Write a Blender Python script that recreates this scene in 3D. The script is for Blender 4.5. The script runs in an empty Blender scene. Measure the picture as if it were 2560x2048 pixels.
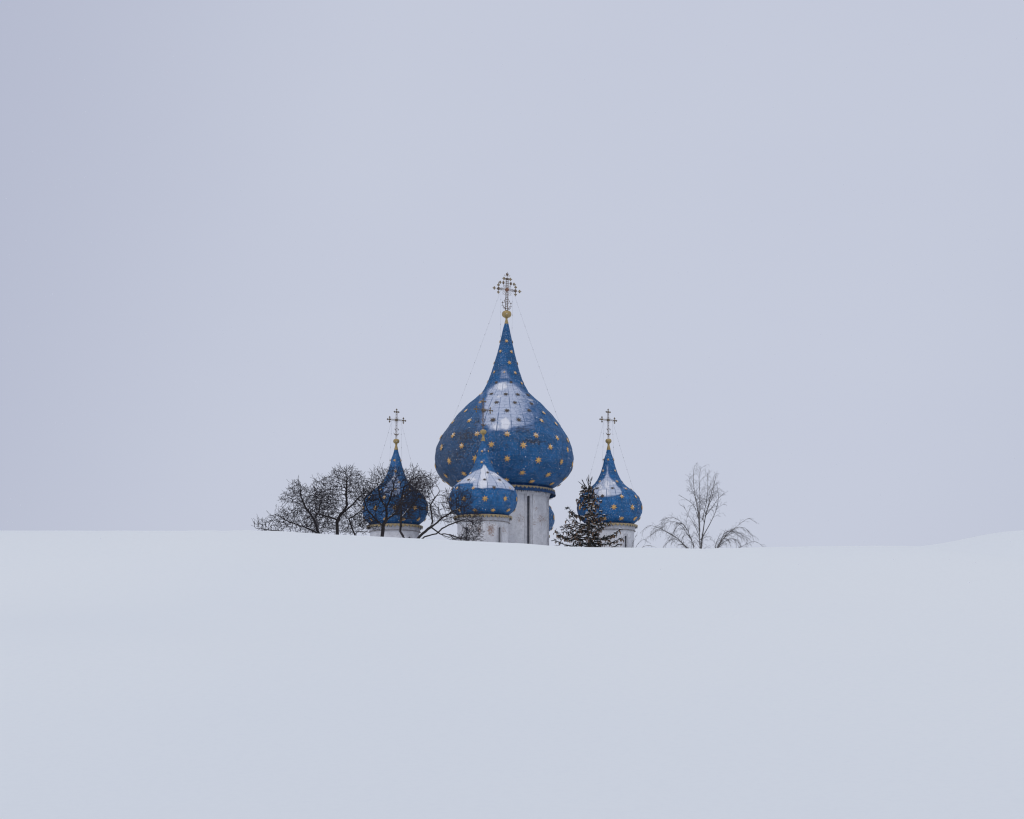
import bpy, math, random
import numpy as np
from mathutils import Vector, Matrix, noise as mnoise

R = math.radians
random.seed(7)
rng = np.random.default_rng(7)
sc = bpy.context.scene
col = sc.collection

# ------------------------------------------------------------------ camera geometry
F = 4200.0                     # focal length in photo pixels (photo is 2560 wide)
EYE = 1.7
PITCH = math.atan((1740 - 1024) / F)
cp, sp = math.cos(PITCH), math.sin(PITCH)

def at(px, py, Y):
    """world x, z of the point that stands at distance Y and is seen at this spot of the photo"""
    a = (px - 1280) / F
    b = (1024 - py) / F
    yy = cp - sp * b
    t = Y / yy
    return a * t, EYE + (sp + cp * b) * t

def pt(px, py, Y):
    x, z = at(px, py, Y)
    return Vector((x, Y, z))

# ------------------------------------------------------------------ object helpers
def link(o, parent=None):
    col.objects.link(o)
    if parent is not None:
        o.parent = parent
    return o

def tag(o, label=None, cat=None, group=None, kind=None):
    if label: o['label'] = label
    if cat: o['category'] = cat
    if group: o['group'] = group
    if kind: o['kind'] = kind
    return o

def empty(name, loc=(0, 0, 0)):
    o = bpy.data.objects.new(name, None)
    o.empty_display_size = 0.5
    o.location = loc
    return link(o)

class MB:
    """collects geometry in world coordinates, links it as one mesh object"""
    def __init__(self):
        self.v = []; self.f = []
    def tube(self, path, rad, n=5, cap=True):
        path = [Vector(p) for p in path]
        if not hasattr(rad, '__len__'): rad = [rad] * len(path)
        b0 = len(self.v)
        ref = None
        for i, p in enumerate(path):
            if i == 0: d = path[1] - path[0]
            elif i == len(path) - 1: d = path[-1] - path[-2]
            else: d = path[i + 1] - path[i - 1]
            if d.length < 1e-9: d = Vector((0, 0, 1))
            d.normalize()
            if ref is None:
                ref = Vector((0, 0, 1)) if abs(d.z) < 0.9 else Vector((1, 0, 0))
            s = d.cross(ref)
            if s.length < 1e-6: s = d.orthogonal()
            s.normalize(); t = s.cross(d)
            ref = t
            for k in range(n):
                a = 2 * math.pi * k / n
                self.v.append(p + (s * math.cos(a) + t * math.sin(a)) * rad[i])
        for i in range(len(path) - 1):
            for k in range(n):
                a = b0 + i * n + k; b = b0 + i * n + (k + 1) % n
                self.f.append((a, b, b + n, a + n))
        if cap:
            self.f.append(tuple(b0 + k for k in range(n))[::-1])
            e = b0 + (len(path) - 1) * n
            self.f.append(tuple(e + k for k in range(n)))
        return self
    def box(self, c, s, m=None):
        b = len(self.v)
        for x in (-.5, .5):
            for y in (-.5, .5):
                for z in (-.5, .5):
                    p = Vector((x * s[0], y * s[1], z * s[2]))
                    if m is not None: p = m @ p
                    self.v.append(Vector(c) + p)
        for q in ((0, 1, 3, 2), (4, 6, 7, 5), (0, 4, 5, 1), (2, 3, 7, 6), (0, 2, 6, 4), (1, 5, 7, 3)):
            self.f.append(tuple(b + i for i in q))
        return self
    def lathe(self, c, prof, n=24, squash=1):
        """prof: list of (r, z) bottom to top"""
        b = len(self.v)
        c = Vector(c)
        for r, z in prof:
            for k in range(n):
                a = 2 * math.pi * k / n
                self.v.append(c + Vector((r * math.cos(a), r * math.sin(a) * squash, z)))
        for i in range(len(prof) - 1):
            for k in range(n):
                p = b + i * n + k; q = b + i * n + (k + 1) % n
                self.f.append((p, q, q + n, p + n))
        self.f.append(tuple(b + k for k in range(n))[::-1])
        e = b + (len(prof) - 1) * n
        self.f.append(tuple(e + k for k in range(n)))
        return self
    def plate(self, pts, th, fr):
        """flat polygon pts (u,w) with thickness th in frame fr(u, d, w) -> Vector; convex or star-shaped about its mean"""
        b = len(self.v); n = len(pts)
        cu = sum(p[0] for p in pts) / n; cw = sum(p[1] for p in pts) / n
        for s in (-1, 1):
            for u, w in pts: self.v.append(fr(u, s * th / 2, w))
        self.v.append(fr(cu, -th * .8, cw)); self.v.append(fr(cu, th * .8, cw))
        for k in range(n):
            q = (k + 1) % n
            self.f.append((b + k, b + q, b + n + q, b + n + k))
            self.f.append((b + q, b + k, b + 2 * n))
            self.f.append((b + n + k, b + n + q, b + 2 * n + 1))
        return self
    def build(self, name, mat, parent=None, smooth=False, origin=None):
        me = bpy.data.meshes.new(name)
        org = Vector(origin) if origin is not None else (Vector((0, 0, 0)))
        me.from_pydata([tuple(Vector(p) - org) for p in self.v], [], self.f)
        me.materials.append(mat)
        if smooth: me.polygons.foreach_set('use_smooth', [True] * len(me.polygons))
        me.update()
        o = bpy.data.objects.new(name, me)
        o.location = org
        return link(o, parent)

# ------------------------------------------------------------------ node helpers
def new_mat(name):
    m = bpy.data.materials.new(name); m.use_nodes = True
    nt = m.node_tree; nt.nodes.clear()
    out = nt.nodes.new('ShaderNodeOutputMaterial')
    bs = nt.nodes.new('ShaderNodeBsdfPrincipled')
    nt.links.new(bs.outputs[0], out.inputs[0])
    return m, nt, bs

class N:
    def __init__(self, nt): self.nt = nt
    def _in(self, node, key, val):
        if val is None: return
        if isinstance(val, bpy.types.NodeSocket): self.nt.links.new(val, node.inputs[key])
        else: node.inputs[key].default_value = val
    def math(self, op, a, b=None, clamp=False):
        n = self.nt.nodes.new('ShaderNodeMath'); n.operation = op; n.use_clamp = clamp
        self._in(n, 0, a); self._in(n, 1, b); return n.outputs[0]
    def noise(self, scale, detail=3, rough=.55, vec=None, dist=0):
        n = self.nt.nodes.new('ShaderNodeTexNoise')
        n.inputs['Scale'].default_value = scale; n.inputs['Detail'].default_value = detail
        n.inputs['Roughness'].default_value = rough; n.inputs['Distortion'].default_value = dist
        if vec is not None: self.nt.links.new(vec, n.inputs['Vector'])
        return n.outputs['Fac']
    def ramp(self, fac, lo, hi, a=0.0, b=1.0, smooth=True):
        n = self.nt.nodes.new('ShaderNodeMapRange'); n.clamp = True
        n.interpolation_type = 'SMOOTHSTEP' if smooth else 'LINEAR'
        self._in(n, 0, fac); n.inputs[1].default_value = lo; n.inputs[2].default_value = hi
        n.inputs[3].default_value = a; n.inputs[4].default_value = b; return n.outputs[0]
    def mix(self, fac, a, b, mode='MIX'):
        n = self.nt.nodes.new('ShaderNodeMix'); n.data_type = 'RGBA'; n.blend_type = mode
        self._in(n, 0, fac)
        for k, v in ((6, a), (7, b)):
            if isinstance(v, tuple) and len(v) == 3: v = (*v, 1)
            self._in(n, k, v)
        return n.outputs[2]
    def attr(self, name):
        n = self.nt.nodes.new('ShaderNodeAttribute'); n.attribute_name = name; return n.outputs['Fac']
    def pos(self):
        return self.nt.nodes.new('ShaderNodeNewGeometry').outputs['Position']
    def objc(self):
        return self.nt.nodes.new('ShaderNodeTexCoord').outputs['Object']
    def nz(self):
        g = self.nt.nodes.new('ShaderNodeNewGeometry')
        s = self.nt.nodes.new('ShaderNodeSeparateXYZ'); self.nt.links.new(g.outputs['Normal'], s.inputs[0])
        return s.outputs
    def scale(self, vec, s):
        n = self.nt.nodes.new('ShaderNodeMapping'); n.inputs['Scale'].default_value = s
        self.nt.links.new(vec, n.inputs['Vector']); return n.outputs[0]
    def bump(self, h, strength=.3, dist=.05, normal=None):
        n = self.nt.nodes.new('ShaderNodeBump'); n.inputs['Strength'].default_value = strength
        n.inputs['Distance'].default_value = dist; self.nt.links.new(h, n.inputs['Height'])
        if normal is not None: self.nt.links.new(normal, n.inputs['Normal'])
        return n.outputs[0]
    def brick(self, vec, w, h, mortar=.02, offset=.5):
        n = self.nt.nodes.new('ShaderNodeTexBrick')
        n.inputs['Scale'].default_value = 1; n.inputs['Brick Width'].default_value = w
        n.inputs['Row Height'].default_value = h; n.inputs['Mortar Size'].default_value = mortar
        n.inputs['Mortar Smooth'].default_value = .3; n.offset = offset
        n.inputs['Color1'].default_value = (0.25, .25, .25, 1); n.inputs['Color2'].default_value = (.75, .75, .75, 1)
        self.nt.links.new(vec, n.inputs['Vector'])
        return n.outputs['Fac'], n.outputs['Color']
    def uv(self):
        return self.nt.nodes.new('ShaderNodeTexCoord').outputs['UV']

SNOW = (0.86, 0.87, 0.90)

def simple(name, base, dark=None, scale=4, rough=.7, metal=0, snow=0, bump=0, spec=.5):
    m, nt, bs = new_mat(name); n = N(nt)
    dark = dark or tuple(c * .6 for c in base)
    p = n.pos()
    c = n.mix(n.ramp(n.noise(scale, 5, .6, p), .3, .7), dark, base)
    if snow:
        nz = n.nz()[2]
        k = n.math('ADD', nz, n.math('MULTIPLY', n.math('SUBTRACT', n.noise(5, 4, .6, p), .5), 1.2))
        c = n.mix(n.ramp(k, 1.0 - snow, 1.15 - snow), c, SNOW)
    nt.links.new(c, bs.inputs['Base Color'])
    bs.inputs['Roughness'].default_value = rough; bs.inputs['Metallic'].default_value = metal
    bs.inputs['Specular IOR Level'].default_value = spec
    if bump: nt.links.new(n.bump(n.noise(scale * 6, 4, .6, p), bump, .03), bs.inputs['Normal'])
    return m

def dome_material(name, rowh, ncol, lift=1.0):
    m, nt, bs = new_mat(name); n = N(nt)
    o = n.objc()
    snow = n.attr('snow'); wear = n.attr('wear'); fade = n.attr('fade')
    uv = n.uv()
    lines, tone = n.brick(uv, 1.0, rowh, .022)
    seam, _ = n.brick(uv, 1.0, 1000, .045, 0)
    big = n.noise(.9, 3, .5, o); med = n.noise(5, 4, .65, o); fine = n.noise(14, 2, .8, o)
    c = n.mix(n.ramp(big, .35, .65), (0.012 * lift, 0.092 * lift, 0.235 * lift), (0.017 * lift, 0.125 * lift, 0.32 * lift))
    c = n.mix(n.math('MULTIPLY', n.ramp(tone, .3, .7), .35), c, (0.018, 0.105, 0.25))
    c = n.mix(n.ramp(n.noise(2.2, 6, .75, n.scale(o, (1, 1, .7))), .42, .72, 0, .75), c, (0.014, 0.055, 0.125))
    c = n.mix(n.ramp(n.noise(1.4, 5, .7, n.scale(o, (1, 1, .5))), .52, .75, 0, .55), c, (0.05, 0.13, 0.27))
    # faded, greyer side
    c = n.mix(n.math('MULTIPLY', fade, n.ramp(med, .3, .6, .4, 1.0)), c, (0.050, 0.088, 0.155))
    # peeled paint: dark weathered sheet showing
    pat = n.math('ADD', n.math('ADD', wear, .10), n.math('MULTIPLY', n.math('SUBTRACT', n.noise(4.5, 7, .85, n.scale(o, (1, 1, 1.8))), .5), 3.2))
    c = n.mix(n.ramp(pat, .40, .72, 0, .90), c, n.mix(n.ramp(fine, .4, .7), (0.022, 0.024, 0.032), (0.075, 0.068, 0.062)))
    # sheet joints
    c = n.mix(n.math('MULTIPLY', lines, .35), c, (0.008, 0.03, 0.09))
    # rime caught on the paint
    rime = n.math('ADD', n.noise(11, 2, .9, n.scale(o, (1, 1, .8))), n.math('MULTIPLY', n.noise(1.3, 2, .5, o), .12))
    c = n.mix(n.ramp(rime, .60, .80, 0, .62), c, (0.50, 0.56, 0.68))
    c = n.mix(n.ramp(n.noise(3.5, 5, .7, n.scale(o, (1, 1, 1.8))), .66, .74, 0, .35), c, (0.35, 0.42, 0.56))
    # snow lying on the upper slope: thin where it is blown, joints show through
    e1 = n.math('MULTIPLY', n.math('SUBTRACT', n.noise(1.1, 6, .72, n.scale(o, (1, 1, 2.0))), .5), 1.7)
    e2 = n.math('MULTIPLY', n.math('SUBTRACT', n.noise(2.6, 6, .85, n.scale(o, (1, 1, 6))), .5), 2.1)
    s1 = n.math('ADD', n.math('ADD', snow, n.math('ADD', e1, e2)), n.math('MULTIPLY', n.math('SUBTRACT', .5, lines), .10))
    mask = n.ramp(s1, .22, .78, 0, .96)
    thick = n.ramp(n.math('ADD', n.attr('deep'), n.math('MULTIPLY', n.math('SUBTRACT', n.noise(4, 6, .7, o), .5), 1.5)), .30, .72)
    thin_c = n.mix(n.ramp(n.math('ADD', n.noise(4, 6, .8, n.scale(o, (1, 1, 5))), n.math('MULTIPLY', n.math('SUBTRACT', snow, .85), .55)), .36, .60), (0.13, 0.21, 0.38), (0.54, 0.59, 0.71))
    thin_c = n.mix(n.math('MULTIPLY', n.math('MULTIPLY', n.ramp(lines, .2, .9), n.ramp(n.noise(1.8, 3, .6, o), .38, .62)), .85), thin_c, (0.14, 0.20, 0.34))
    sc_ = n.mix(thick, thin_c, (0.84, 0.85, 0.90))
    sc_ = n.mix(n.math('MULTIPLY', n.math('MULTIPLY', seam, n.ramp(n.noise(1.1, 3, .6, o), .30, .55)), .85), sc_, (0.09, 0.15, 0.28))
    c = n.mix(mask, c, sc_)
    nt.links.new(c, bs.inputs['Base Color'])
    rr = n.ramp(mask, 0, 1, .62, .9); nt.links.new(rr, bs.inputs['Roughness'])
    bs.inputs['Specular IOR Level'].default_value = .22
    hh = n.math('ADD', n.math('MULTIPLY', mask, n.math('ADD', n.math('MULTIPLY', thick, 1.2), .6)), n.math('MULTIPLY', med, .5))
    hh = n.math('SUBTRACT', hh, n.math('MULTIPLY', lines, .5))
    nt.links.new(n.bump(hh, .55, .05), bs.inputs['Normal'])
    return m

def wall_material(name, amount=.5, small=False):
    m, nt, bs = new_mat(name); n = N(nt)
    uv = n.uv(); o = n.objc()
    fac, tone = n.brick(uv, .30, .10, .012)
    big = n.noise(.55, 4, .6, o); med = n.noise(2.2, 6, .72, o); fine = n.noise(9, 5, .75, o)
    c = n.mix(n.ramp(med, .3, .7), (0.52, 0.52, 0.545), (0.78, 0.78, 0.80))
    c = n.mix(n.ramp(big, .4, .7, 0, .35), c, (0.42, 0.42, 0.46))
    brick = n.mix(tone, (0.20, 0.105, 0.075), (0.34, 0.22, 0.17))
    brick = n.mix(n.math('MULTIPLY', fac, .8), brick, (0.50, 0.47, 0.46))
    wearv = n.attr('wear')
    k = n.math('ADD', n.math('MULTIPLY', wearv, 1.25), n.math('ADD', n.math('MULTIPLY', n.math('SUBTRACT', med, .5), 1.2), n.math('MULTIPLY', n.math('SUBTRACT', fine, .5), 2.6)))
    c = n.mix(n.ramp(k, .48, .66, 0, .9), c, brick)
    spots = n.ramp(n.noise(16, 3, .7, n.scale(o, (1, 1, 1.8))), .66, .72, 0, .55)
    c = n.mix(spots, c, (0.20, 0.17, 0.16))
    c = n.mix(n.ramp(n.noise(20, 2, .6, o), .58, .70, 0, .5), c, (0.72, 0.73, 0.77))
    nt.links.new(c, bs.inputs['Base Color'])
    bs.inputs['Roughness'].default_value = .92; bs.inputs['Specular IOR Level'].default_value = .15
    h = n.math('SUBTRACT', n.math('MULTIPLY', med, 1.2), n.math('MULTIPLY', n.ramp(k, .46, .62), .6))
    h = n.math('SUBTRACT', h, n.math('MULTIPLY', fac, .25))
    nt.links.new(n.bump(h, .5, .04), bs.inputs['Normal'])
    return m

M_gold = simple('old_gilding', (0.50, 0.36, 0.14), (0.28, 0.20, 0.085), 9, .5, .15, snow=.12, bump=.3)
M_star = simple('gilded_star', (0.82, 0.49, 0.17), (0.48, 0.29, 0.10), 6, .5, .08, snow=.42, spec=.4)
M_iron = simple('weathered_gilt_iron', (0.23, 0.155, 0.095), (0.075, 0.058, 0.05), 8, .7, .2)
M_leaf = simple('pale_gilt_iron', (0.40, 0.32, 0.19), (0.14, 0.11, 0.085), 8, .6, .2)
M_boss = simple('dull_gilt_boss', (0.25, 0.19, 0.12), (0.09, 0.075, 0.06), 10, .7, .1)
M_red = simple('copper_boss', (0.30, 0.15, 0.09), (0.18, 0.09, 0.06), 8, .6, .2)
M_wire = simple('stay_chain_iron', (0.12, 0.11, 0.12), None, 5, .7)
M_skirt = simple('blue_painted_skirt', (0.016, 0.075, 0.21), (0.012, 0.03, 0.075), 5, .6, 0, snow=.05, spec=.25)
M_under = simple('dark_soffit', (0.05, 0.05, 0.06), None, 5, .9)
M_glass = simple('dusty_window_glass', (0.10, 0.11, 0.145), (0.055, 0.06, 0.08), 3, .35)
M_frame = simple('window_lattice', (0.17, 0.17, 0.20), None, 4, .8)
M_bark = simple('dark_bark', (0.060, 0.052, 0.052), (0.024, 0.022, 0.024), 7, .9, 0, snow=.32, bump=.6, spec=.15)
M_twig = simple('dark_twigs', (0.056, 0.049, 0.054), (0.032, 0.029, 0.035), 3, .9, spec=.1)
M_birch = simple('birch_bark', (0.26, 0.245, 0.24), (0.07, 0.065, 0.065), 5, .9, bump=.3, spec=.15)
M_btwig = simple('birch_twigs', (0.15, 0.135, 0.135), (0.08, 0.074, 0.078), 3, .9, spec=.1)
M_needle = simple('spruce_needles', (0.048, 0.050, 0.048), (0.016, 0.018, 0.021), 9, .8, spec=.2)
M_cone = simple('spruce_cones', (0.23, 0.145, 0.095), (0.10, 0.062, 0.045), 9, .8, spec=.2)
M_spbark = simple('spruce_bark', (0.07, 0.055, 0.045), None, 6, .9, bump=.5)
M_lip = simple('window_surround_limewash', (0.72, 0.72, 0.75), (0.5, 0.49, 0.52), 4, .9)
M_fringe = simple('faded_gilt_fringe', (0.44, 0.335, 0.17), (0.25, 0.19, 0.11), 6, .6, .05)
M_flake = simple('snow_clump', (0.88, 0.89, 0.92), (0.80, 0.82, 0.88), 5, .9, bump=.3, spec=.1)
M_roof = simple('snowy_roof', (0.85, 0.86, 0.89), (0.80, 0.81, 0.85), 2, .9, spec=.1)

# ------------------------------------------------------------------ profile interpolation
def smooth_profile(pts, n):
    """pts: list of (y_px, r_px) top to bottom -> n samples, Catmull-Rom through the points"""
    P = [(-1.0 * i, 0) for i in ()]
    pts = [np.array(p, float) for p in pts]
    seg = [0]
    for a, b in zip(pts[:-1], pts[1:]): seg.append(seg[-1] + np.linalg.norm(b - a))
    ext = [2 * pts[0] - pts[1]] + pts + [2 * pts[-1] - pts[-2]]
    out = []
    for s in np.linspace(0, seg[-1], n):
        i = min(max(np.searchsorted(seg, s) - 1, 0), len(pts) - 2)
        t = (s - seg[i]) / (seg[i + 1] - seg[i])
        p0, p1, p2, p3 = ext[i], ext[i + 1], ext[i + 2], ext[i + 3]
        q = .5 * (2 * p1 + (p2 - p0) * t + (2 * p0 - 5 * p1 + 4 * p2 - p3) * t * t + (3 * p1 - p0 - 3 * p2 + p3) * t ** 3)
        out.append((float(q[0]), float(q[1])))
    return out

def poly_sd(px, py, poly):
    """signed distance (inside positive) for arrays px, py"""
    poly = np.array(poly, float); d = np.full(px.shape, 1e9); ins = np.zeros(px.shape, bool)
    for i in range(len(poly)):
        a = poly[i]; b = poly[(i + 1) % len(poly)]
        e = b - a; w0 = px - a[0]; w1 = py - a[1]
        t = np.clip((w0 * e[0] + w1 * e[1]) / (e @ e), 0, 1)
        d = np.minimum(d, np.hypot(w0 - e[0] * t, w1 - e[1] * t))
        c = ((a[1] > py) != (b[1] > py)) & (px < (b[0] - a[0]) * (py - a[1]) / (b[1] - a[1] + 1e-12) + a[0])
        ins ^= c
    return np.where(ins, d, -d)

# ------------------------------------------------------------------ the cathedral
YC = 152.0
cath = empty('cathedral', (-0.65, YC, 0))
tag(cath, 'white cathedral with five blue onion domes dotted with gold stars, rising behind the snow bank', 'cathedral')
CO = Vector((-0.65, YC, 0))
_orig_build = MB.build
def cbuild(mb, name, mat, parent, smooth=False, origin=None):
    """build under a part of the cathedral; everything is stored relative to the cathedral's base"""
    o = _orig_build(mb, name, mat, parent, smooth)
    o.data.transform(Matrix.Translation(-CO))
    return o

class Tower:
    """one dome on its drum, described by its photo measurements"""
    def __init__(s, cx, Y, prof, lean=0.0):
        s.cx, s.Y, s.prof = cx, Y, prof
        s.X0, _ = at(cx, prof[-1][0], Y)
        s.k = F / Y
        s.ybase = prof[-1][0]
        s.lean = lean                                   # metres of sideways lean per metre of height
    def z(s, py): return at(s.cx, py, s.Y)[1]
    def x(s, z): return s.X0 + s.lean * (z - s.z(s.ybase))
    def r_at(s, py):
        ys = [p[0] for p in s.fine]; rs = [p[1] for p in s.fine]
        return float(np.interp(py, ys, rs))
    def surf(s, az, py, off=0):
        r = s.r_at(py) / s.k + off; z = s.z(py)
        return Vector((s.x(z) + r * math.sin(az), s.Y - r * math.cos(az), z))

def make_dome(T, mat, nu, nv, ribs, rowh, snow_polys, deep, wear, fadef, soft=16.0):
    T.fine = smooth_profile(T.prof, nv)
    az = np.linspace(-math.pi, math.pi, nu + 1)[:-1]
    py = np.array([p[0] for p in T.fine]); rp = np.array([p[1] for p in T.fine])
    A, Yp = np.meshgrid(az, py); _, Rp = np.meshgrid(az, rp)
    z = np.array([T.z(y) for y in py]); Zm = np.repeat(z[:, None], nu, 1)
    ph = (A * ribs / (2 * math.pi)) % 1.0
    w = np.abs(ph - .5) * 2                                  # 1 at seams
    rib = np.clip((w - .86) / .14, 0, 1) ** 1.5
    rm = Rp / T.k
    rr = rm + .028 * rib * np.clip(rm / 2, .2, 1) - .010 * rm * (1 - (2 * (ph - .5)) ** 2) * .35
    # slightly uneven sheet metal
    rr += .014 * np.sin(A * 5 + Zm * 1.7) * np.clip(rm, 0, 1) + .012 * np.sin(A * 11 - Zm * 2.9 + 1) * np.clip(rm / 2, 0, 1)
    rr += .010 * np.sign(np.sin(Zm * 2 * math.pi / (rowh * 2.2) + (np.floor(A * ribs / (2 * math.pi)) % 2) * 1.3)) * np.clip(rm / 2, 0, 1)
    front = np.cos(A)
    lx = T.cx + T.lean * (Zm - z[-1]) * T.k + Rp * np.sin(A)
    sn = np.full(A.shape, -1.0)
    for poly, amt in snow_polys:
        d = poly_sd(lx, Yp, poly)
        sn = np.maximum(sn, np.clip(.38 + d / soft, -.6, 1) * amt + (amt - 1) * .3)
    if T is T_main:
        sn = np.where(sn > 0, sn * (1 - .30 * np.clip((lx - 1282) / 40, 0, 1) - .14 * np.clip((1240 - lx) / 40, 0, 1) * (Yp > 1040)), sn)
    sn = np.where(front > 0, sn, -.5)
    rr += .075 * np.clip((sn - .25) / .5, 0, 1) * np.clip(rm / 1.2, .15, 1)
    X = T.X0 + T.lean * (Zm - z[-1]) + rr * np.sin(A); Yw = T.Y - rr * np.cos(A)
    co = np.stack([X, Yw, Zm], -1).reshape(-1, 3) - np.array(CO)
    faces = []
    for i in range(nv - 1):
        a = i * nu
        for k in range(nu):
            q = (k + 1) % nu
            faces.append((a + k, a + nu + k, a + nu + q, a + q))
    me = bpy.data.meshes.new('dome')
    me.from_pydata(co.tolist(), [], faces)
    me.polygons.foreach_set('use_smooth', [True] * len(me.polygons))
    dp = np.zeros(A.shape)
    for (ex, ey, ax, ay, amt) in deep:
        dp = np.maximum(dp, amt * np.exp(-(((lx - ex) / ax) ** 2 + ((Yp - ey) / ay) ** 2) * .8))
    wr = np.zeros(A.shape)
    for (ex, ey, ax, ay, amt) in wear:
        wr = np.maximum(wr, 1.28 * amt * np.exp(-(((lx - ex) / ax) ** 2 + ((Yp - ey) / ay) ** 2)))
    wr = np.where(front > 0, wr, .1)
    fd = fadef(lx, Yp, front)
    for nm, arr in (('snow', sn), ('deep', dp), ('wear', wr), ('fade', fd)):
        at_ = me.attributes.new(nm, 'FLOAT', 'POINT'); at_.data.foreach_set('value', arr.reshape(-1).astype(np.float32))
    uvl = me.uv_layers.new(name='UVMap')
    nf = len(faces); I = np.arange(nf) // nu; K = np.arange(nf) % nu
    u0 = K * ribs / nu + .5; u1 = (K + 1) * ribs / nu + .5
    arc = np.concatenate([[0], np.cumsum(np.hypot(np.diff(py), np.diff(rp)))]) / T.k
    v0 = arc[I]; v1 = arc[I + 1]
    uvs = np.stack([np.stack([u0, v0], -1), np.stack([u0, v1], -1), np.stack([u1, v1], -1), np.stack([u1, v0], -1)], 1)
    uvl.data.foreach_set('uv', uvs.reshape(-1).astype(np.float32))
    me.materials.append(mat); me.update()
    o = bpy.data.objects.new('dome', me)
    return link(o, cath)

star_list = []       # (size seen, builder args)
def star_mesh(mb, T, az, py, rad, pts=7, tilt=0.0, lift=0.0):
    c = T.surf(az, py, 0.0)
    e = 1.0
    t_up = (T.surf(az, py - e) - T.surf(az, py + e)).normalized()
    side = Vector((math.cos(az), math.sin(az), 0))
    nrm = side.cross(t_up); nrm.normalize()
    if nrm.dot(Vector((math.sin(az), -math.cos(az), 0))) < 0 and abs(nrm.z) < .98: nrm = -nrm
    side = t_up.cross(nrm)
    base = c + nrm * (.055 + lift)
    b = len(mb.v); th0 = math.pi / 2 + tilt
    for k in range(2 * pts):
        r = rad if k % 2 == 0 else rad * .43
        a = th0 + math.pi * k / pts
        mb.v.append(base + (side * math.cos(a) + t_up * math.sin(a)) * r)
    mb.v.append(base + nrm * rad * .20); mb.v.append(base - nrm * .05)
    n = 2 * pts
    for k in range(n):
        q = (k + 1) % n
        mb.f.append((b + k, b + q, b + n)); mb.f.append((b + q, b + k, b + n + 1))

def add_star(T, dome, az, py, rpx):
    az = (az + math.pi) % (2 * math.pi) - math.pi
    seen = rpx * max(0, math.cos(az)) if math.cos(az) > .08 else 0
    star_list.append((seen, T, dome, az, py, rpx / T.k * random.uniform(.93, 1.07), random.uniform(-.15, .15)))

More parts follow.
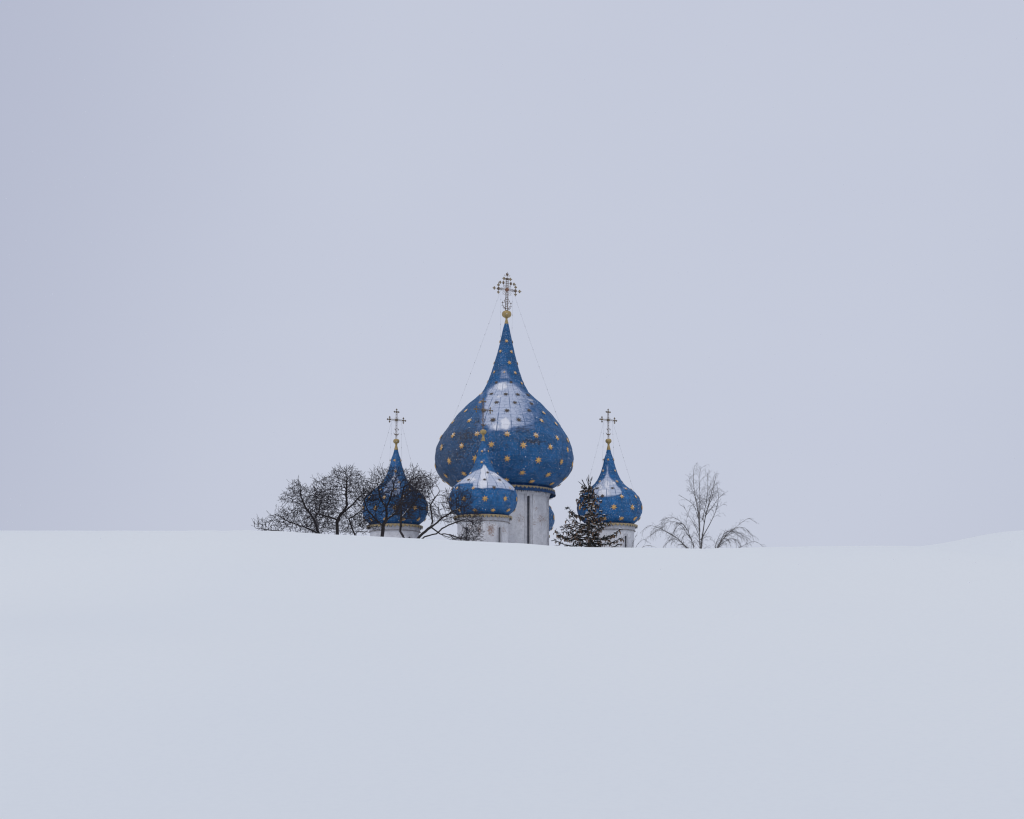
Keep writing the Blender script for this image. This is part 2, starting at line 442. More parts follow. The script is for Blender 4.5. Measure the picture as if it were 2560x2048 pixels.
def make_drum(T, mat, r_px, top_py, bot_z, wins, win_w, win_top_py, wearf, course=None, taper=0.0):
    """cylinder wall with real slit openings; wins = azimuths"""
    r = r_px / T.k; z1 = T.z(top_py); wt = T.z(win_top_py)
    half = win_w / 2 / r
    azs = []; opening = []
    ncol = 96
    cols = list(np.linspace(-math.pi, math.pi, ncol + 1)[:-1])
    spec = []
    for wz in wins:
        wz = (wz + math.pi) % (2 * math.pi) - math.pi
        cols = [c for c in cols if abs((c - wz + math.pi) % (2 * math.pi) - math.pi) > half * 1.25]
        for k in range(9):
            spec.append((wz - half + 2 * half * k / 8, wz, k))
    allc = [(c, None, None) for c in cols] + [((s[0] + math.pi) % (2 * math.pi) - math.pi, s[1], s[2]) for s in spec]
    allc.sort(key=lambda t: t[0])
    mb = MB(); uvc = []
    wb = bot_z + .6
    rows_n = 40
    idx = []
    def rad(z): return r * (1 + taper * (z - z1))
    def V(a, z, dr=0):
        mb.v.append(Vector((T.X0 + (rad(z) + dr) * math.sin(a), T.Y - (rad(z) + dr) * math.cos(a), z))); uvc.append((a * r, z)); return len(mb.v) - 1
    def arch(k):
        u = (k - 4) / 4
        return wt - half * r * (1 - math.sqrt(max(0, 1 - u * u)))
    for (a, wz, k) in allc:
        if wz is None:
            idx.append([V(a, bot_z + (z1 - bot_z) * i / rows_n) for i in range(rows_n + 1)])
        else:
            za = arch(k)
            idx.append([V(a, bot_z), V(a, wb)] + [V(a, wb + (za - wb) * i / 20) for i in (range(1, 20))] + [V(a, za + (z1 - za) * i / 19) for i in range(20)])
    nA = len(allc)
    for i in range(nA):
        j = (i + 1) % nA
        A, B = idx[i], idx[j]
        inwin = allc[i][1] is not None and allc[j][1] is not None and abs(allc[i][1] - allc[j][1]) < 1e-6
        for q in range(rows_n):
            if inwin and 1 <= q < 21 - 0 and q < 21 - 1 + 0:
                if q < 20: continue
            if inwin and 1 <= q < 21: 
                pass
            mb.f.append((A[q], B[q], B[q + 1], A[q + 1]))
    # remove wall faces inside the opening (rows 1..20)
    # reveals
    reveals = []
    for wz in wins:
        wz = (wz + math.pi) % (2 * math.pi) - math.pi
        prof = [(wz - half, wb)] + [(wz - half + 2 * half * k / 8, arch(k)) for k in range(9)] + [(wz + half, wb)]
        o_ = [V(a, z) for a, z in prof]; i_ = [V(a, z, -.30) for a, z in prof]
        for k in range(len(prof) - 1): mb.f.append((o_[k], o_[k + 1], i_[k + 1], i_[k]))
        mb.f.append((o_[-1], o_[0], i_[0], i_[-1]))
        reveals.append((wz, prof))
    o = _orig_build(mb, 'drum', mat, cath)
    me = o.data
    uvl = me.uv_layers.new(name='UVMap')
    for p in me.polygons:
        us = [uvc[me.loops[li].vertex_index] for li in p.loop_indices]
        mx = max(u[0] for u in us)
        for li, u in zip(p.loop_indices, us):
            uu = u[0] + (2 * math.pi * r if mx - u[0] > math.pi * r else 0)
            uvl.data[li].uv = (uu, u[1])
    wv = []
    for v in mb.v:
        a = math.atan2(v.x - T.X0, -(v.y - T.Y))
        wv.append(wearf(T.cx + r_px * math.sin(a), v.z, a))
    at_ = me.attributes.new('wear', 'FLOAT', 'POINT'); at_.data.foreach_set('value', np.array(wv, np.float32))
    me.transform(Matrix.Translation(-CO))
    # windows: pane and lattice set back in the reveal
    for wz, prof in reveals:
        pm = MB(); rr = r - .22
        ps = [Vector((T.X0 + rr * math.sin(a), T.Y - rr * math.cos(a), z)) for a, z in prof]
        pm.v = ps; pm.f = [tuple(range(len(ps)))]
        w = cbuild(pm, 'window', M_glass, o)
        lip = MB(); rl = r + .012
        for f_, t_ in ((1.16, .026), (1.75, .018)):
            up_ = (f_ - 1) * half * r
            lip.tube([Vector((T.X0 + rl * math.sin(a_), T.Y - rl * math.cos(a_), z_)) for a_, z_ in [(wz + (a - wz) * f_, z + (up_ if 0 < q_ < len(prof) - 1 else 0)) for q_, (a, z) in enumerate(prof)]], t_, 5)
        cbuild(lip, 'window_surround', M_lip, o, True)
        fm = MB(); rf = r - .17
        def W(a, z): return Vector((T.X0 + rf * math.sin(a), T.Y - rf * math.cos(a), z))
        zt = wt
        for a in (wz - half * .88, wz, wz + half * .88):
            fm.tube([W(a, wb), W(a, zt - (.30 * half * r if a != wz else .04) - (.2 * half * r if a != wz else 0))], .018, 4)
        zz = wb
        while zz < zt - half * r:
            fm.tube([W(wz - half, zz), W(wz + half, zz)], .016, 4); zz += .36
        arcp = [W(a, z - .03) for a, z in prof[1:-1]]
        fm.tube(arcp, .03, 4)
        cbuild(fm, 'window_lattice', M_frame, o)
    return o

def ring(mb, T, prof, n=96, jag=None):
    """prof: (r m, z m) list; thin revolved strip around the tower axis"""
    b = len(mb.v)
    for r, z in prof:
        for k in range(n):
            a = 2 * math.pi * k / n
            mb.v.append(Vector((T.X0 + r * math.sin(a), T.Y - r * math.cos(a), z)))
    for i in range(len(prof) - 1):
        for k in range(n):
            q = (k + 1) % n
            mb.f.append((b + i * n + k, b + i * n + q, b + (i + 1) * n + q, b + (i + 1) * n + k))

# ---------- measured outlines (photo pixels: row, half width)
MAIN = [(808, 4.6), (827, 9.3), (864, 17.2), (907, 28.5), (938, 38), (960, 46.5), (979, 57), (990, 67), (1001, 80), (1012, 93), (1037, 117), (1060, 136), (1087, 155),
        (1106, 165.5), (1124, 171.5), (1145, 174.3), (1165, 173), (1180, 168.5), (1192, 160), (1203, 149), (1212, 137.5), (1219, 126), (1222, 120)]
T_main = Tower(1259.0, YC, MAIN, lean=0.0165)

SM = [(122.5, 15.5), (118.5, 4.6), (113, 6.0), (102, 8.6), (92.5, 11.8), (86, 13.2), (73, 17), (60, 21.5), (47, 27), (36.5, 34), (28.7, 41)]
# rows of the small outline: height above the cornice (right dome pixels), half width
SMALL_H = [(193, 4.3), (188, 5.2), (178, 8.0), (166, 12.4), (160, 13.3), (147, 16.6), (134, 21), (121, 26.5), (110, 33.5), (102.6, 39.8), (92, 52.5),
           (82, 65), (69, 74.6), (56, 79.9), (45, 80.9), (35, 80.3), (25, 77.2), (17, 72.4), (11.5, 67), (7, 62.3), (5, 60.5)]
def small_tower(cx, Y, ycorn, halfw, hscale=1.0, lean=0):
    s = halfw / 80.9
    return Tower(cx, Y, [(ycorn - h * hscale, w * s) for h, w in SMALL_H], lean)

T_near = small_tower(1207.5, YC - 9.5, 1294.5, 85.5, 1.005, .0)
T_left = small_tower(987.0, YC, 1317.5, 81.8, 1.01, .006)
T_right = small_tower(1524.5, YC + .5, 1315.5, 80.9, 1.0, -.006)
T_far = small_tower(1309.0, YC + 9.5, 1340.0, 76.5, .95, .0)

M_dome_main = dome_material('blue_dome_sheet', .42, 28)
M_dome_small = dome_material('blue_dome_sheet_small', .36, 20, 1.22)

MAIN_SNOW = [([(1243, 960), (1264, 957), (1292, 966), (1308, 980), (1328, 1000), (1342, 1014), (1344, 1024), (1334, 1034), (1340, 1050), (1343, 1068), (1332, 1088), (1306, 1097),
               (1282, 1098), (1274, 1106), (1222, 1105), (1216, 1092), (1200, 1088), (1202, 1060), (1206, 1035), (1210, 1012), (1214, 998), (1216, 982), (1230, 969)], 1.0),
             ([(1248, 925), (1270, 925), (1284, 962), (1240, 962)], .80),
             ([(1330, 1026), (1348, 1036), (1354, 1054), (1350, 1075), (1334, 1080), (1330, 1050)], .86),
             ([(1300, 1085), (1335, 1082), (1338, 1096), (1300, 1104), (1275, 1106)], .84),
             ([(1250, 860), (1262, 858), (1264, 900), (1250, 900)], .35),
             ([(1255, 920), (1266, 920), (1268, 930), (1254, 930)], .75),
             ([(1196, 985), (1222, 982), (1212, 1000), (1205, 1030), (1185, 1050), (1194, 1020)], .80),
             ([(1190, 1078), (1205, 1075), (1212, 1100), (1192, 1100)], .80)]
MAIN_DEEP = [(1254, 976, 15, 10, 1), (1264, 1084, 11, 15, 1.2), (1242, 1092, 10, 12, .8), (1246, 1006, 10, 6, .6), (1326, 1012, 8, 5, .7), (1302, 1010, 16, 12, .35), (1236, 1030, 16, 12, .4)]
MAIN_WEAR = [(1166, 1112, 42, 28, .46), (1150, 1155, 46, 30, .40), (1195, 1078, 22, 22, .36), (1178, 1130, 50, 55, .34), (1130, 1190, 40, 25, .26), (1255, 1135, 40, 22, .22), (1290, 1160, 60, 20, .12), (1235, 1140, 16, 30, .30), (1188, 1185, 26, 14, .3), (1226, 1150, 12, 14, .30), (1332, 1127, 38, 8, .52), (1308, 1094, 36, 14, .46), (1284, 1124, 15, 8, .30),
             (1100, 1150, 22, 40, .18), (1175, 1140, 22, 22, .35), (1290, 1060, 30, 30, .1)]
dome_main = make_dome(T_main, M_dome_main, 28 * 14, 320, 28, .42, MAIN_SNOW, MAIN_DEEP, MAIN_WEAR,
                      lambda x, y, f: np.clip((1225 - x) / 110, 0, 1) * .95 * np.clip((y - 1000) / 60, 0, 1) + np.clip((x - 1400) / 40, 0, 1) * .3)
def zp(L, sx, sy, k): return [(sx + x / k, sy + y / k) for x, y in L]
NEAR_SNOW = [(zp([(570, 410), (535, 480), (500, 490), (400, 530), (250, 640), (120, 745), (85, 775), (190, 745), (400, 755), (415, 830), (560, 850), (640, 840), (830, 832), (960, 835), (1050, 848),
                  (1060, 790), (950, 690), (780, 560), (700, 520), (640, 500), (605, 440)], 1120, 1100, 6.39), 1.15),
             (zp([(565, 140), (600, 140), (605, 195), (560, 195)], 1120, 1100, 6.39), 1.1), (zp([(550, 330), (590, 325), (590, 360), (540, 360)], 1120, 1100, 6.39), 1.1)]
NEAR_DEEP = [(1211, 1190, 9, 24, 1.2), (1209, 1218, 11, 14, 1.1), (1240, 1190, 16, 8, .8), (1178, 1205, 16, 9, .8), (1250, 1210, 12, 8, .7)]
NEAR_WEAR = [(1150, 1225, 20, 10, .3)]
d_near = make_dome(T_near, M_dome_small, 20 * 14, 170, 20, .36, NEAR_SNOW, NEAR_DEEP, NEAR_WEAR, lambda x, y, f: np.clip((1150 - x) / 50, 0, 1) * .4, 6.5)
RIGHT_SNOW = [(zp([(1115, -40), (1112, 100), (1060, 230), (950, 340), (860, 430), (810, 600), (840, 680), (1110, 685), (1290, 655), (1420, 600), (1400, 480), (1340, 420), (1260, 290), (1190, 210), (1165, 100), (1160, -40)], 1380, 1170, 8.21), 1.05),
              (zp([(890, 690), (1110, 690), (1110, 750), (890, 750)], 1380, 1170, 8.21), .6), (zp([(1290, 270), (1350, 275), (1360, 330), (1270, 330)], 1380, 1170, 8.21), 1.0),
              (zp([(1430, 430), (1530, 430), (1540, 480), (1440, 485)], 1380, 1170, 8.21), 1.05), (zp([(1140, -200), (1165, -200), (1160, 0), (1120, 0)], 1380, 1170, 8.21), .8),
              (zp([(1300, 540), (1430, 530), (1440, 570), (1310, 580)], 1380, 1170, 8.21), .8), (zp([(1690, 570), (1750, 640), (1730, 670), (1680, 600)], 1380, 1170, 8.21), .8)]
RIGHT_DEEP = [(1507, 1240, 14, 10, 1), (1516, 1220, 7, 18, .8), (1530, 1212, 12, 10, .6), (1500, 1225, 12, 12, .6)]
d_right = make_dome(T_right, M_dome_small, 20 * 14, 170, 20, .36, RIGHT_SNOW, RIGHT_DEEP, [], lambda x, y, f: np.clip((x - 1590) / 30, 0, 1) * .3, 7)
LEFT_SNOW = [(zp([(770, 330), (725, 400), (690, 480), (620, 560), (560, 640), (560, 820), (780, 880), (900, 820), (900, 640), (870, 520), (830, 440)], 890, 1140, 7.84), .85),
             (zp([(755, -60), (785, -60), (790, 300), (740, 300)], 890, 1140, 7.84), .8), (zp([(730, 270), (800, 260), (800, 320), (730, 320)], 890, 1140, 7.84), 1.1)]
d_left = make_dome(T_left, M_dome_small, 20 * 14, 170, 20, .36, LEFT_SNOW, [(985, 1195, 8, 14, .6)], [], lambda x, y, f: 0 * x + .15, 5)
d_far = make_dome(T_far, M_dome_small, 20 * 6, 110, 20, .36, [], [], [], lambda x, y, f: 0 * x + .35, 5)

# ---------- stars on the domes
z2 = lambda x, y: (1060 + x / 4.0125, 950 + y / 4.0125)
z3 = lambda x, y: (1120 + x / 5.39, 660 + y / 5.39)
front_stars = [(z3(*p), 5.4) for p in ((788, 1040), (692, 1048), (708, 1178), (852, 1185), (622, 1335), (828, 1332), (625, 1460), (762, 1462), (905, 1470), (525, 1590), (655, 1605), (848, 1600), (990, 1612))]
front_stars += [(z2(*p), 7.2) for p in ((572, 150), (680, 150), (822, 150), (940, 155), (1040, 165), (575, 228), (733, 233), (912, 235), (1075, 250), (425, 320), (835, 315), (1050, 315), (1198, 340), (610, 318))]
front_stars += [(z2(*p), 8.0) for p in ((295, 432), (465, 415), (700, 408), (950, 408), (1175, 415), (1320, 450))]
front_stars += [(z2(*p), 9.0) for p in ((172, 580), (305, 562), (545, 545), (838, 545), (1118, 560), (1328, 588), (1437, 612), (187, 680), (393, 665), (685, 650), (995, 658), (1260, 675), (1433, 703),
                                        (268, 812), (530, 790), (838, 790), (1140, 805), (1370, 820), (1484, 845), (118, 860), (228, 950), (415, 935), (690, 925), (985, 928), (1240, 943), (1410, 975))]
front_stars += [(z2(*p), 9.0) for p in ((365, 1012), (590, 1000), (828, 1000), (1078, 1012), (1278, 1028), (210, 1030))]
for (px, py), rr in front_stars:
    zc = T_main.z(py); cxl = T_main.cx + T_main.lean * (zc - T_main.z(T_main.ybase)) * T_main.k
    s_ = max(-.985, min(.985, (px - cxl) / T_main.r_at(py)))
    # on the near side a point is seen a little higher than its edge row: step down along the surface
    az = math.asin(s_)
    py2 = py + math.cos(az) * T_main.r_at(py) * math.tan(R(6.5)) * .0
    dy = math.cos(az) * T_main.r_at(py) * (1740 - py) / F
    # solve for the surface row whose projection lands on py
    lo = py
    for _ in range(8):
        dy = math.cos(az) * T_main.r_at(min(lo, 1221)) * (1740 - lo) / F
        lo = py + dy
    py2 = min(lo, 1219)
    s_ = max(-.99, min(.99, (px - cxl) / T_main.r_at(py2))); az = math.asin(s_)
    add_star(T_main, dome_main, az, py2, rr)
    add_star(T_main, dome_main, az + math.pi, py2, rr)
for T, D, ph2 in ((T_near, d_near, -8), (T_right, d_right, 43), (T_left, d_left, 3), (T_far, d_far, 10)):
    yc = T.ybase + 5 * 1.0; hs = T.ybase
    corn = T.prof[-1][0] + 5
    for h, nn, ph, rp in ((166, 5, -10, 4.0), (138, 4, ph2, 4.2), (110, 5, 29 if T is T_right else 17, 4.8), (91, 10, 4, 5.2), (72, 10, 20, 6.3), (46, 10, 4.2, 8.0), (19, 10, 21, 7.5)):
        for k in range(nn):
            azd = ph + 360.0 * k / nn
            py = corn - h
            a_ = R(azd)
            if math.cos(a_) > 0:
                py = min(py + math.cos(a_) * T.r_at(py) * (1740 - py) / F * .8, corn - 8)
            add_star(T, D, a_, py, rp)
M_star_dark = simple('shaded_star', (0.16, 0.12, 0.085), (0.05, 0.045, 0.045), 6, .6, .1, spec=.3)  # same gilding, with the shadow on stars amid snow put into the base colour
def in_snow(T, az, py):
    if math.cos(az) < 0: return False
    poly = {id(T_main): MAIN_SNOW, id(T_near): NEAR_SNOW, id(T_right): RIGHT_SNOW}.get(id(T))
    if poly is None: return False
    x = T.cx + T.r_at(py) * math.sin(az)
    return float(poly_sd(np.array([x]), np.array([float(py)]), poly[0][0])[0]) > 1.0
star_list.sort(key=lambda s: -s[0])
rest = MB()
for i, (seen, T, D, az, py, r_, tl) in enumerate(star_list):
    if i < 100 and T is not T_far:
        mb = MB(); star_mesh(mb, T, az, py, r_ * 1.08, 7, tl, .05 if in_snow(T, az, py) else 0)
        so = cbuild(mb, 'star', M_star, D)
        if in_snow(T, az, py): so.data.materials[0] = M_star_dark; so['label'] = 'gold star coloured as if in shadow, half buried in the snow lying on the dome'
    else:
        star_mesh(rest, T, az, py, r_, 7, tl)
ro = cbuild(rest, 'star', M_star, cath); ro['kind'] = 'stuff'

# ---------- finials, balls, skirts, fringes
def finial(T, D, y_top, y_ball, r_ball, rcone):
    zt = T.z(T.prof[0][0]) - .02; x = T.x(zt); r0 = T.prof[0][1] / T.k
    zb = T.z(y_ball); rb = r_ball / T.k
    cz = zb - rb * .72
    m = MB(); m.lathe((x, T.Y, 0), [(r0 * 1.12, zt - .12), (r0 * 1.12, zt), (r0 * .62, zt + (cz - zt) * .62), (r0 * .5, zt + (cz - zt) * .8), (r0 * .85, zt + (cz - zt) * .86), (r0 * .5, cz + .05)], 20)
    cbuild(m, 'finial_cone', M_gold, D, True)
    xb = T.x(zb)
    m = MB(); pr = []
    for k in range(15):
        a = -math.pi / 2 + math.pi * k / 14
        ca = math.cos(a); sa = math.sin(a)
        pr.append((rb * (abs(ca) ** .62), zb + rb * .74 * (1 if sa > 0 else -1) * abs(sa) ** .95))
    m.lathe((xb, T.Y, 0), pr, 28)
    cbuild(m, 'finial_ball', M_gold, D, True)
    return xb, zb + rb * .74

def skirt(T, D, r0, y0, r1, y1, r2, y2, rd, nteeth, tooth, main=False, drum=None):
    k = T.k
    m = MB(); ring(m, T, [(r0 / k - .25, T.z(y0) + .04), (r0 / k, T.z(y0)), ((r0 + r1) / 2 / k + .0, T.z((y0 + y1) / 2) - .02), (r1 / k, T.z(y1)), (r2 / k, T.z(y2)), (r2 / k - .03, T.z(y2)), (r1 / k - .05, T.z(y1) - .02), (rd / k - .1, T.z(y1) - .05 - (.22 if main else 0))])
    cbuild(m, 'skirt', M_skirt, D, False)
    # gilded fringe of hanging teeth
    f = MB(); n = nteeth
    hb = .025 if main else .06
    if main:
        zt, zb = T.z(y1) - .012, T.z(y1) - tooth; rt, rb = r1 / k + .012, r1 / k + (r2 - r1) / k * .5 + .014
    else:
        zt, zb = T.z(y2) + .05, T.z(y2) - tooth; rt, rb = r2 / k + .014, r2 / k + .010
    for q in range(n):
        a0 = 2 * math.pi * q / n; a1 = 2 * math.pi * (q + 1) / n; am = (a0 + a1) / 2
        jit = random.uniform(.85, 1.12)
        b = len(f.v)
        def V(a, r, z): f.v.append(Vector((T.X0 + r * math.sin(a), T.Y - r * math.cos(a), z)))
        V(a0, rt, zt + hb); V(am, rt, zt + hb); V(a1, rt, zt + hb); V(a1, rt, zt); V(am * .25 + a1 * .75, (rt + rb) / 2, zt + (zb - zt) * .45 * jit); V(am, rb, zt + (zb - zt) * jit); V(am * .25 + a0 * .75, (rt + rb) / 2, zt + (zb - zt) * .45 * jit); V(a0, rt, zt)
        f.f.append((b, b + 1, b + 5, b + 6, b + 7)); f.f.append((b + 1, b + 2, b + 3, b + 4, b + 5))
    cbuild(f, 'gilded_fringe', M_fringe, D, False)
    # ragged tin valance and icicles under the edge
    v = MB()
    nn = n * 2
    for q in range(nn):
        a0 = 2 * math.pi * q / nn; a1 = 2 * math.pi * (q + .86) / nn; am = (a0 + a1) / 2
        L = random.uniform(.05, .26) * (.8 if main else 1.0)
        rr = (r2 / k - .04) if main else (r2 / k - .05); zt = T.z(y2) + .01
        b = len(v.v)
        for a, z in ((a0, zt), (a1, zt), (am, zt - L)):
            v.v.append(Vector((T.X0 + rr * math.sin(a), T.Y - rr * math.cos(a), z)))
        v.f.append((b, b + 1, b + 2))
    cbuild(v, 'tin_valance', M_under, D, False)

xb_main, zb_main = finial(T_main, dome_main, 794, 785.8, 12.2, 5)
skirt(T_main, dome_main, 119.5, 1221, 129, 1228, 131.5, 1240, 112.5, 76, .22, True)
tips = {}
for T, D, yb in ((T_near, d_near, 1080.2), (T_left, d_left, 1103.3), (T_right, d_right, 1102.8), (T_far, d_far, 1138)):
    s_ = T.prof[14][1] / 80.9
    tips[D.name] = finial(T, D, 0, yb, 7.8 * s_, 4)
    yc = T.ybase + 5
    skirt(T, D, 60.5 * s_, yc - 5, 66 * s_, yc - 1, 69.5 * s_, yc + 1.5, 59 * s_, 42, .17)

# ---------- drums
ROOFZ = 14.2
M_wall = wall_material('limewashed_brick')
def g(x, y, cx, cy, ax, ay, amt): return amt * math.exp(-((x - cx) / ax) ** 2 - ((y - cy) / ay) ** 2)
def zpy(z, Y): return 1740 - (z - EYE) / Y * F
drum_main = make_drum(T_main, M_wall, 113.5, 1236, ROOFZ - .8, [R(33 + 45 * k) for k in range(8)], .33, 1243,
    lambda x, z, a: max(g(x, zpy(z, YC), 1355, 1308, 18, 16, .50), g(x, zpy(z, YC), 1300, 1312, 18, 14, .44), g(x, zpy(z, YC), 1345, 1285, 20, 10, .36), g(x, zpy(z, YC), 1334, 1320, 10, 12, .46), g(x, zpy(z, YC), 1310, 1275, 12, 12, .28), .14) if math.cos(a) > 0 else .2)
small_w = {T_near: lambda x, z, a: max(g(x, zpy(z, YC - 9.5), 1228, 1336, 14, 22, .56), g(x, zpy(z, YC - 9.5), 1200, 1336, 12, 16, .48), g(x, zpy(z, YC - 9.5), 1260, 1332, 8, 16, .48), g(x, zpy(z, YC - 9.5), 1170, 1330, 25, 18, .34), .20) if math.cos(a) > 0 else .2}
for T, D, wz in ((T_near, d_near, (41, -39, 131, -129)), (T_left, d_left, (41, -39, 131, -129)), (T_right, d_right, (37, -43, 127, -133)), (T_far, d_far, (41, -39, 131, -129))):
    yc = T.ybase + 5; s_ = T.prof[14][1] / 80.9
    dr = make_drum(T, M_wall, 61.0 * s_, yc + 13, ROOFZ - .8, [R(a) for a in wz], .29, yc + 26, small_w.get(T, lambda x, z, a: .12 + .05 * math.sin(a * 7)), taper=.012)
    k = T.k
    # plain frieze above the string course, then the course itself
    m = MB(); ring(m, T, [(62.8 * s_ / k, T.z(yc + 12.6)), (63.2 * s_ / k, T.z(yc + .5))]); 
    fz = cbuild(m, 'frieze', simple('frieze_limewash', (0.60, 0.60, 0.63), (0.44, 0.43, 0.46), 3, .9, bump=.4), dr, True)
    m = MB(); ring(m, T, [(61.5 * s_ / k, T.z(yc + 14.6)), (64.6 * s_ / k, T.z(yc + 14.0)), (64.6 * s_ / k, T.z(yc + 13.0)), (62.9 * s_ / k, T.z(yc + 12.4))])
    cbuild(m, 'string_course', M_under if False else simple('string_course_grey', (0.40, 0.38, 0.38), (0.12, 0.11, 0.11), 5, .9), dr, False)
m = MB(); k = T_main.k
ring(m, T_main, [(113.6 / k + .0, T_main.z(1246)), (114.9 / k, T_main.z(1243.5)), (117.2 / k, T_main.z(1238)), (120 / k, T_main.z(1233)), (122 / k, T_main.z(1229))])
cbuild(m, 'cornice', simple('cornice_limewash', (0.62, 0.62, 0.65), (0.46, 0.45, 0.48), 2.5, .9, bump=.3), drum_main, True)
# shallow vertical fillets that split the main drum into bays
m = MB()
for kk in range(8):
    for da in (-6.0, 6.0):
        a = R(33 + 45 * kk + da)
        rr = 113.5 / k
        p = lambda z, e=.0: Vector((T_main.X0 + (rr + .015 + e) * math.sin(a), T_main.Y - (rr + .015 + e) * math.cos(a), z))
        m.tube([p(ROOFZ - .8), p(T_main.z(1247))], .022, 6)
cbuild(m, 'pilaster_fillet', simple('fillet_limewash', (0.60, 0.60, 0.63), (0.40, 0.39, 0.41), 3, .9), drum_main, True)

# ---------- body of the cathedral below the domes (behind the bank)
U = Vector((math.cos(R(39)), math.sin(R(39)), 0)); V_ = Vector((-U.y, U.x, 0))
rot = Matrix.Rotation(R(39), 3, 'Z')
cx0 = Vector((T_main.X0, YC, 0))
m = MB(); m.box(cx0 + Vector((0, 0, 5.4)), (22, 19, 14.8), rot)
wall = cbuild(m, 'wall', simple('white_walls', (0.6, .6, .62), (0.45, .44, .46), 1.2, .9, bump=.3), cath)
m = MB()
b = len(m.v)
for (sx, sy, z) in ((-1, -1, 12.8), (1, -1, 12.8), (1, 1, 12.8), (-1, 1, 12.8)):
    m.v.append(cx0 + rot @ Vector((sx * 11.5, sy * 10, 0)) + Vector((0, 0, z + .03)))
for (sx, sy, z) in ((-1, -1, 0), (1, -1, 0), (1, 1, 0), (-1, 1, 0)):
    m.v.append(cx0 + rot @ Vector((sx * 4, sy * 3.5, 0)) + Vector((0, 0, ROOFZ - .2)))
m.f = [(0, 1, 5, 4), (1, 2, 6, 5), (2, 3, 7, 6), (3, 0, 4, 7), (4, 5, 6, 7), (3, 2, 1, 0)]
cbuild(m, 'roof', M_roof, cath)
for side in (-1, 1):
    for q in (-7, 0, 7):
        m = MB(); m.box(cx0 + rot @ Vector((q, side * 9.53, 0)) + Vector((0, 0, 7.5)), (.7, .10, 3.4), rot)
        cbuild(m, 'window', M_glass, wall)

# ---------- crosses
BETA = R(31)
CU = Vector((math.cos(BETA), math.sin(BETA), 0)); CD = Vector((-CU.y, CU.x, 0))
def frame_at(x, Y, z, lean=0, ks=1.0):
    o = Vector((x, Y, z))
    def fr(u, d, w): return o + CU * (u * ks) + CD * d + Vector((lean * w * ks, 0, w * ks))
    return fr
def disc(mb, fr, u, w, r, th=.06, n=12):
    mb.plate([(u + r * math.cos(2 * math.pi * i / n), w + r * math.sin(2 * math.pi * i / n)) for i in range(n)], th, fr)
def bar(mb, fr, p, q, r, n=5): mb.tube([fr(p[0], 0, p[1]), fr(q[0], 0, q[1])], r, n)
def spade(mb, fr, u, w, ang, s, th=.04):
    pts = [(0, 0), (.25, -.42), (.5, -.42), (.62, -.16), (1.0, 0), (.62, .16), (.5, .42), (.25, .42)]
    c, s_ = math.cos(ang), math.sin(ang)
    mb.plate([(u + (x * c - y * s_) * s, w + (x * s_ + y * c) * s) for x, y in pts], th, fr)
def crescent(mb, fr, u, w, r, t, a0=-150, a1=-30):
    n = 14; path = []; rad = []
    for i in range(n + 1):
        a = R(a0 + (a1 - a0) * i / n); path.append(fr(u + r * math.cos(a), 0, w + r * math.sin(a))); rad.append(max(.008, t * math.sin(math.pi * i / n)))
    mb.tube(path, rad, 6)

def chains(T, cross, anchors, targets):
    for a, t in zip(anchors, targets):
        m = MB(); L = (t - a).length; n = 24; path = []
        for i in range(n + 1):
            s = i / n; p = a.lerp(t, s); p.z -= .10 * math.sin(math.pi * s) * L / 8
            path.append(p)
        m.tube(path, .0036, 4)
        nb = int(L / 1.3)
        for i in range(1, nb + 1):
            q = path[min(n - 1, int(n * i / (nb + 1)))]
            dd = (path[n] - path[0]).normalized()
            m.tube([q - dd * .06, q, q + dd * .06], [.008, .019, .008], 5)
        cbuild(m, 'stay_chain', M_wire, cross)

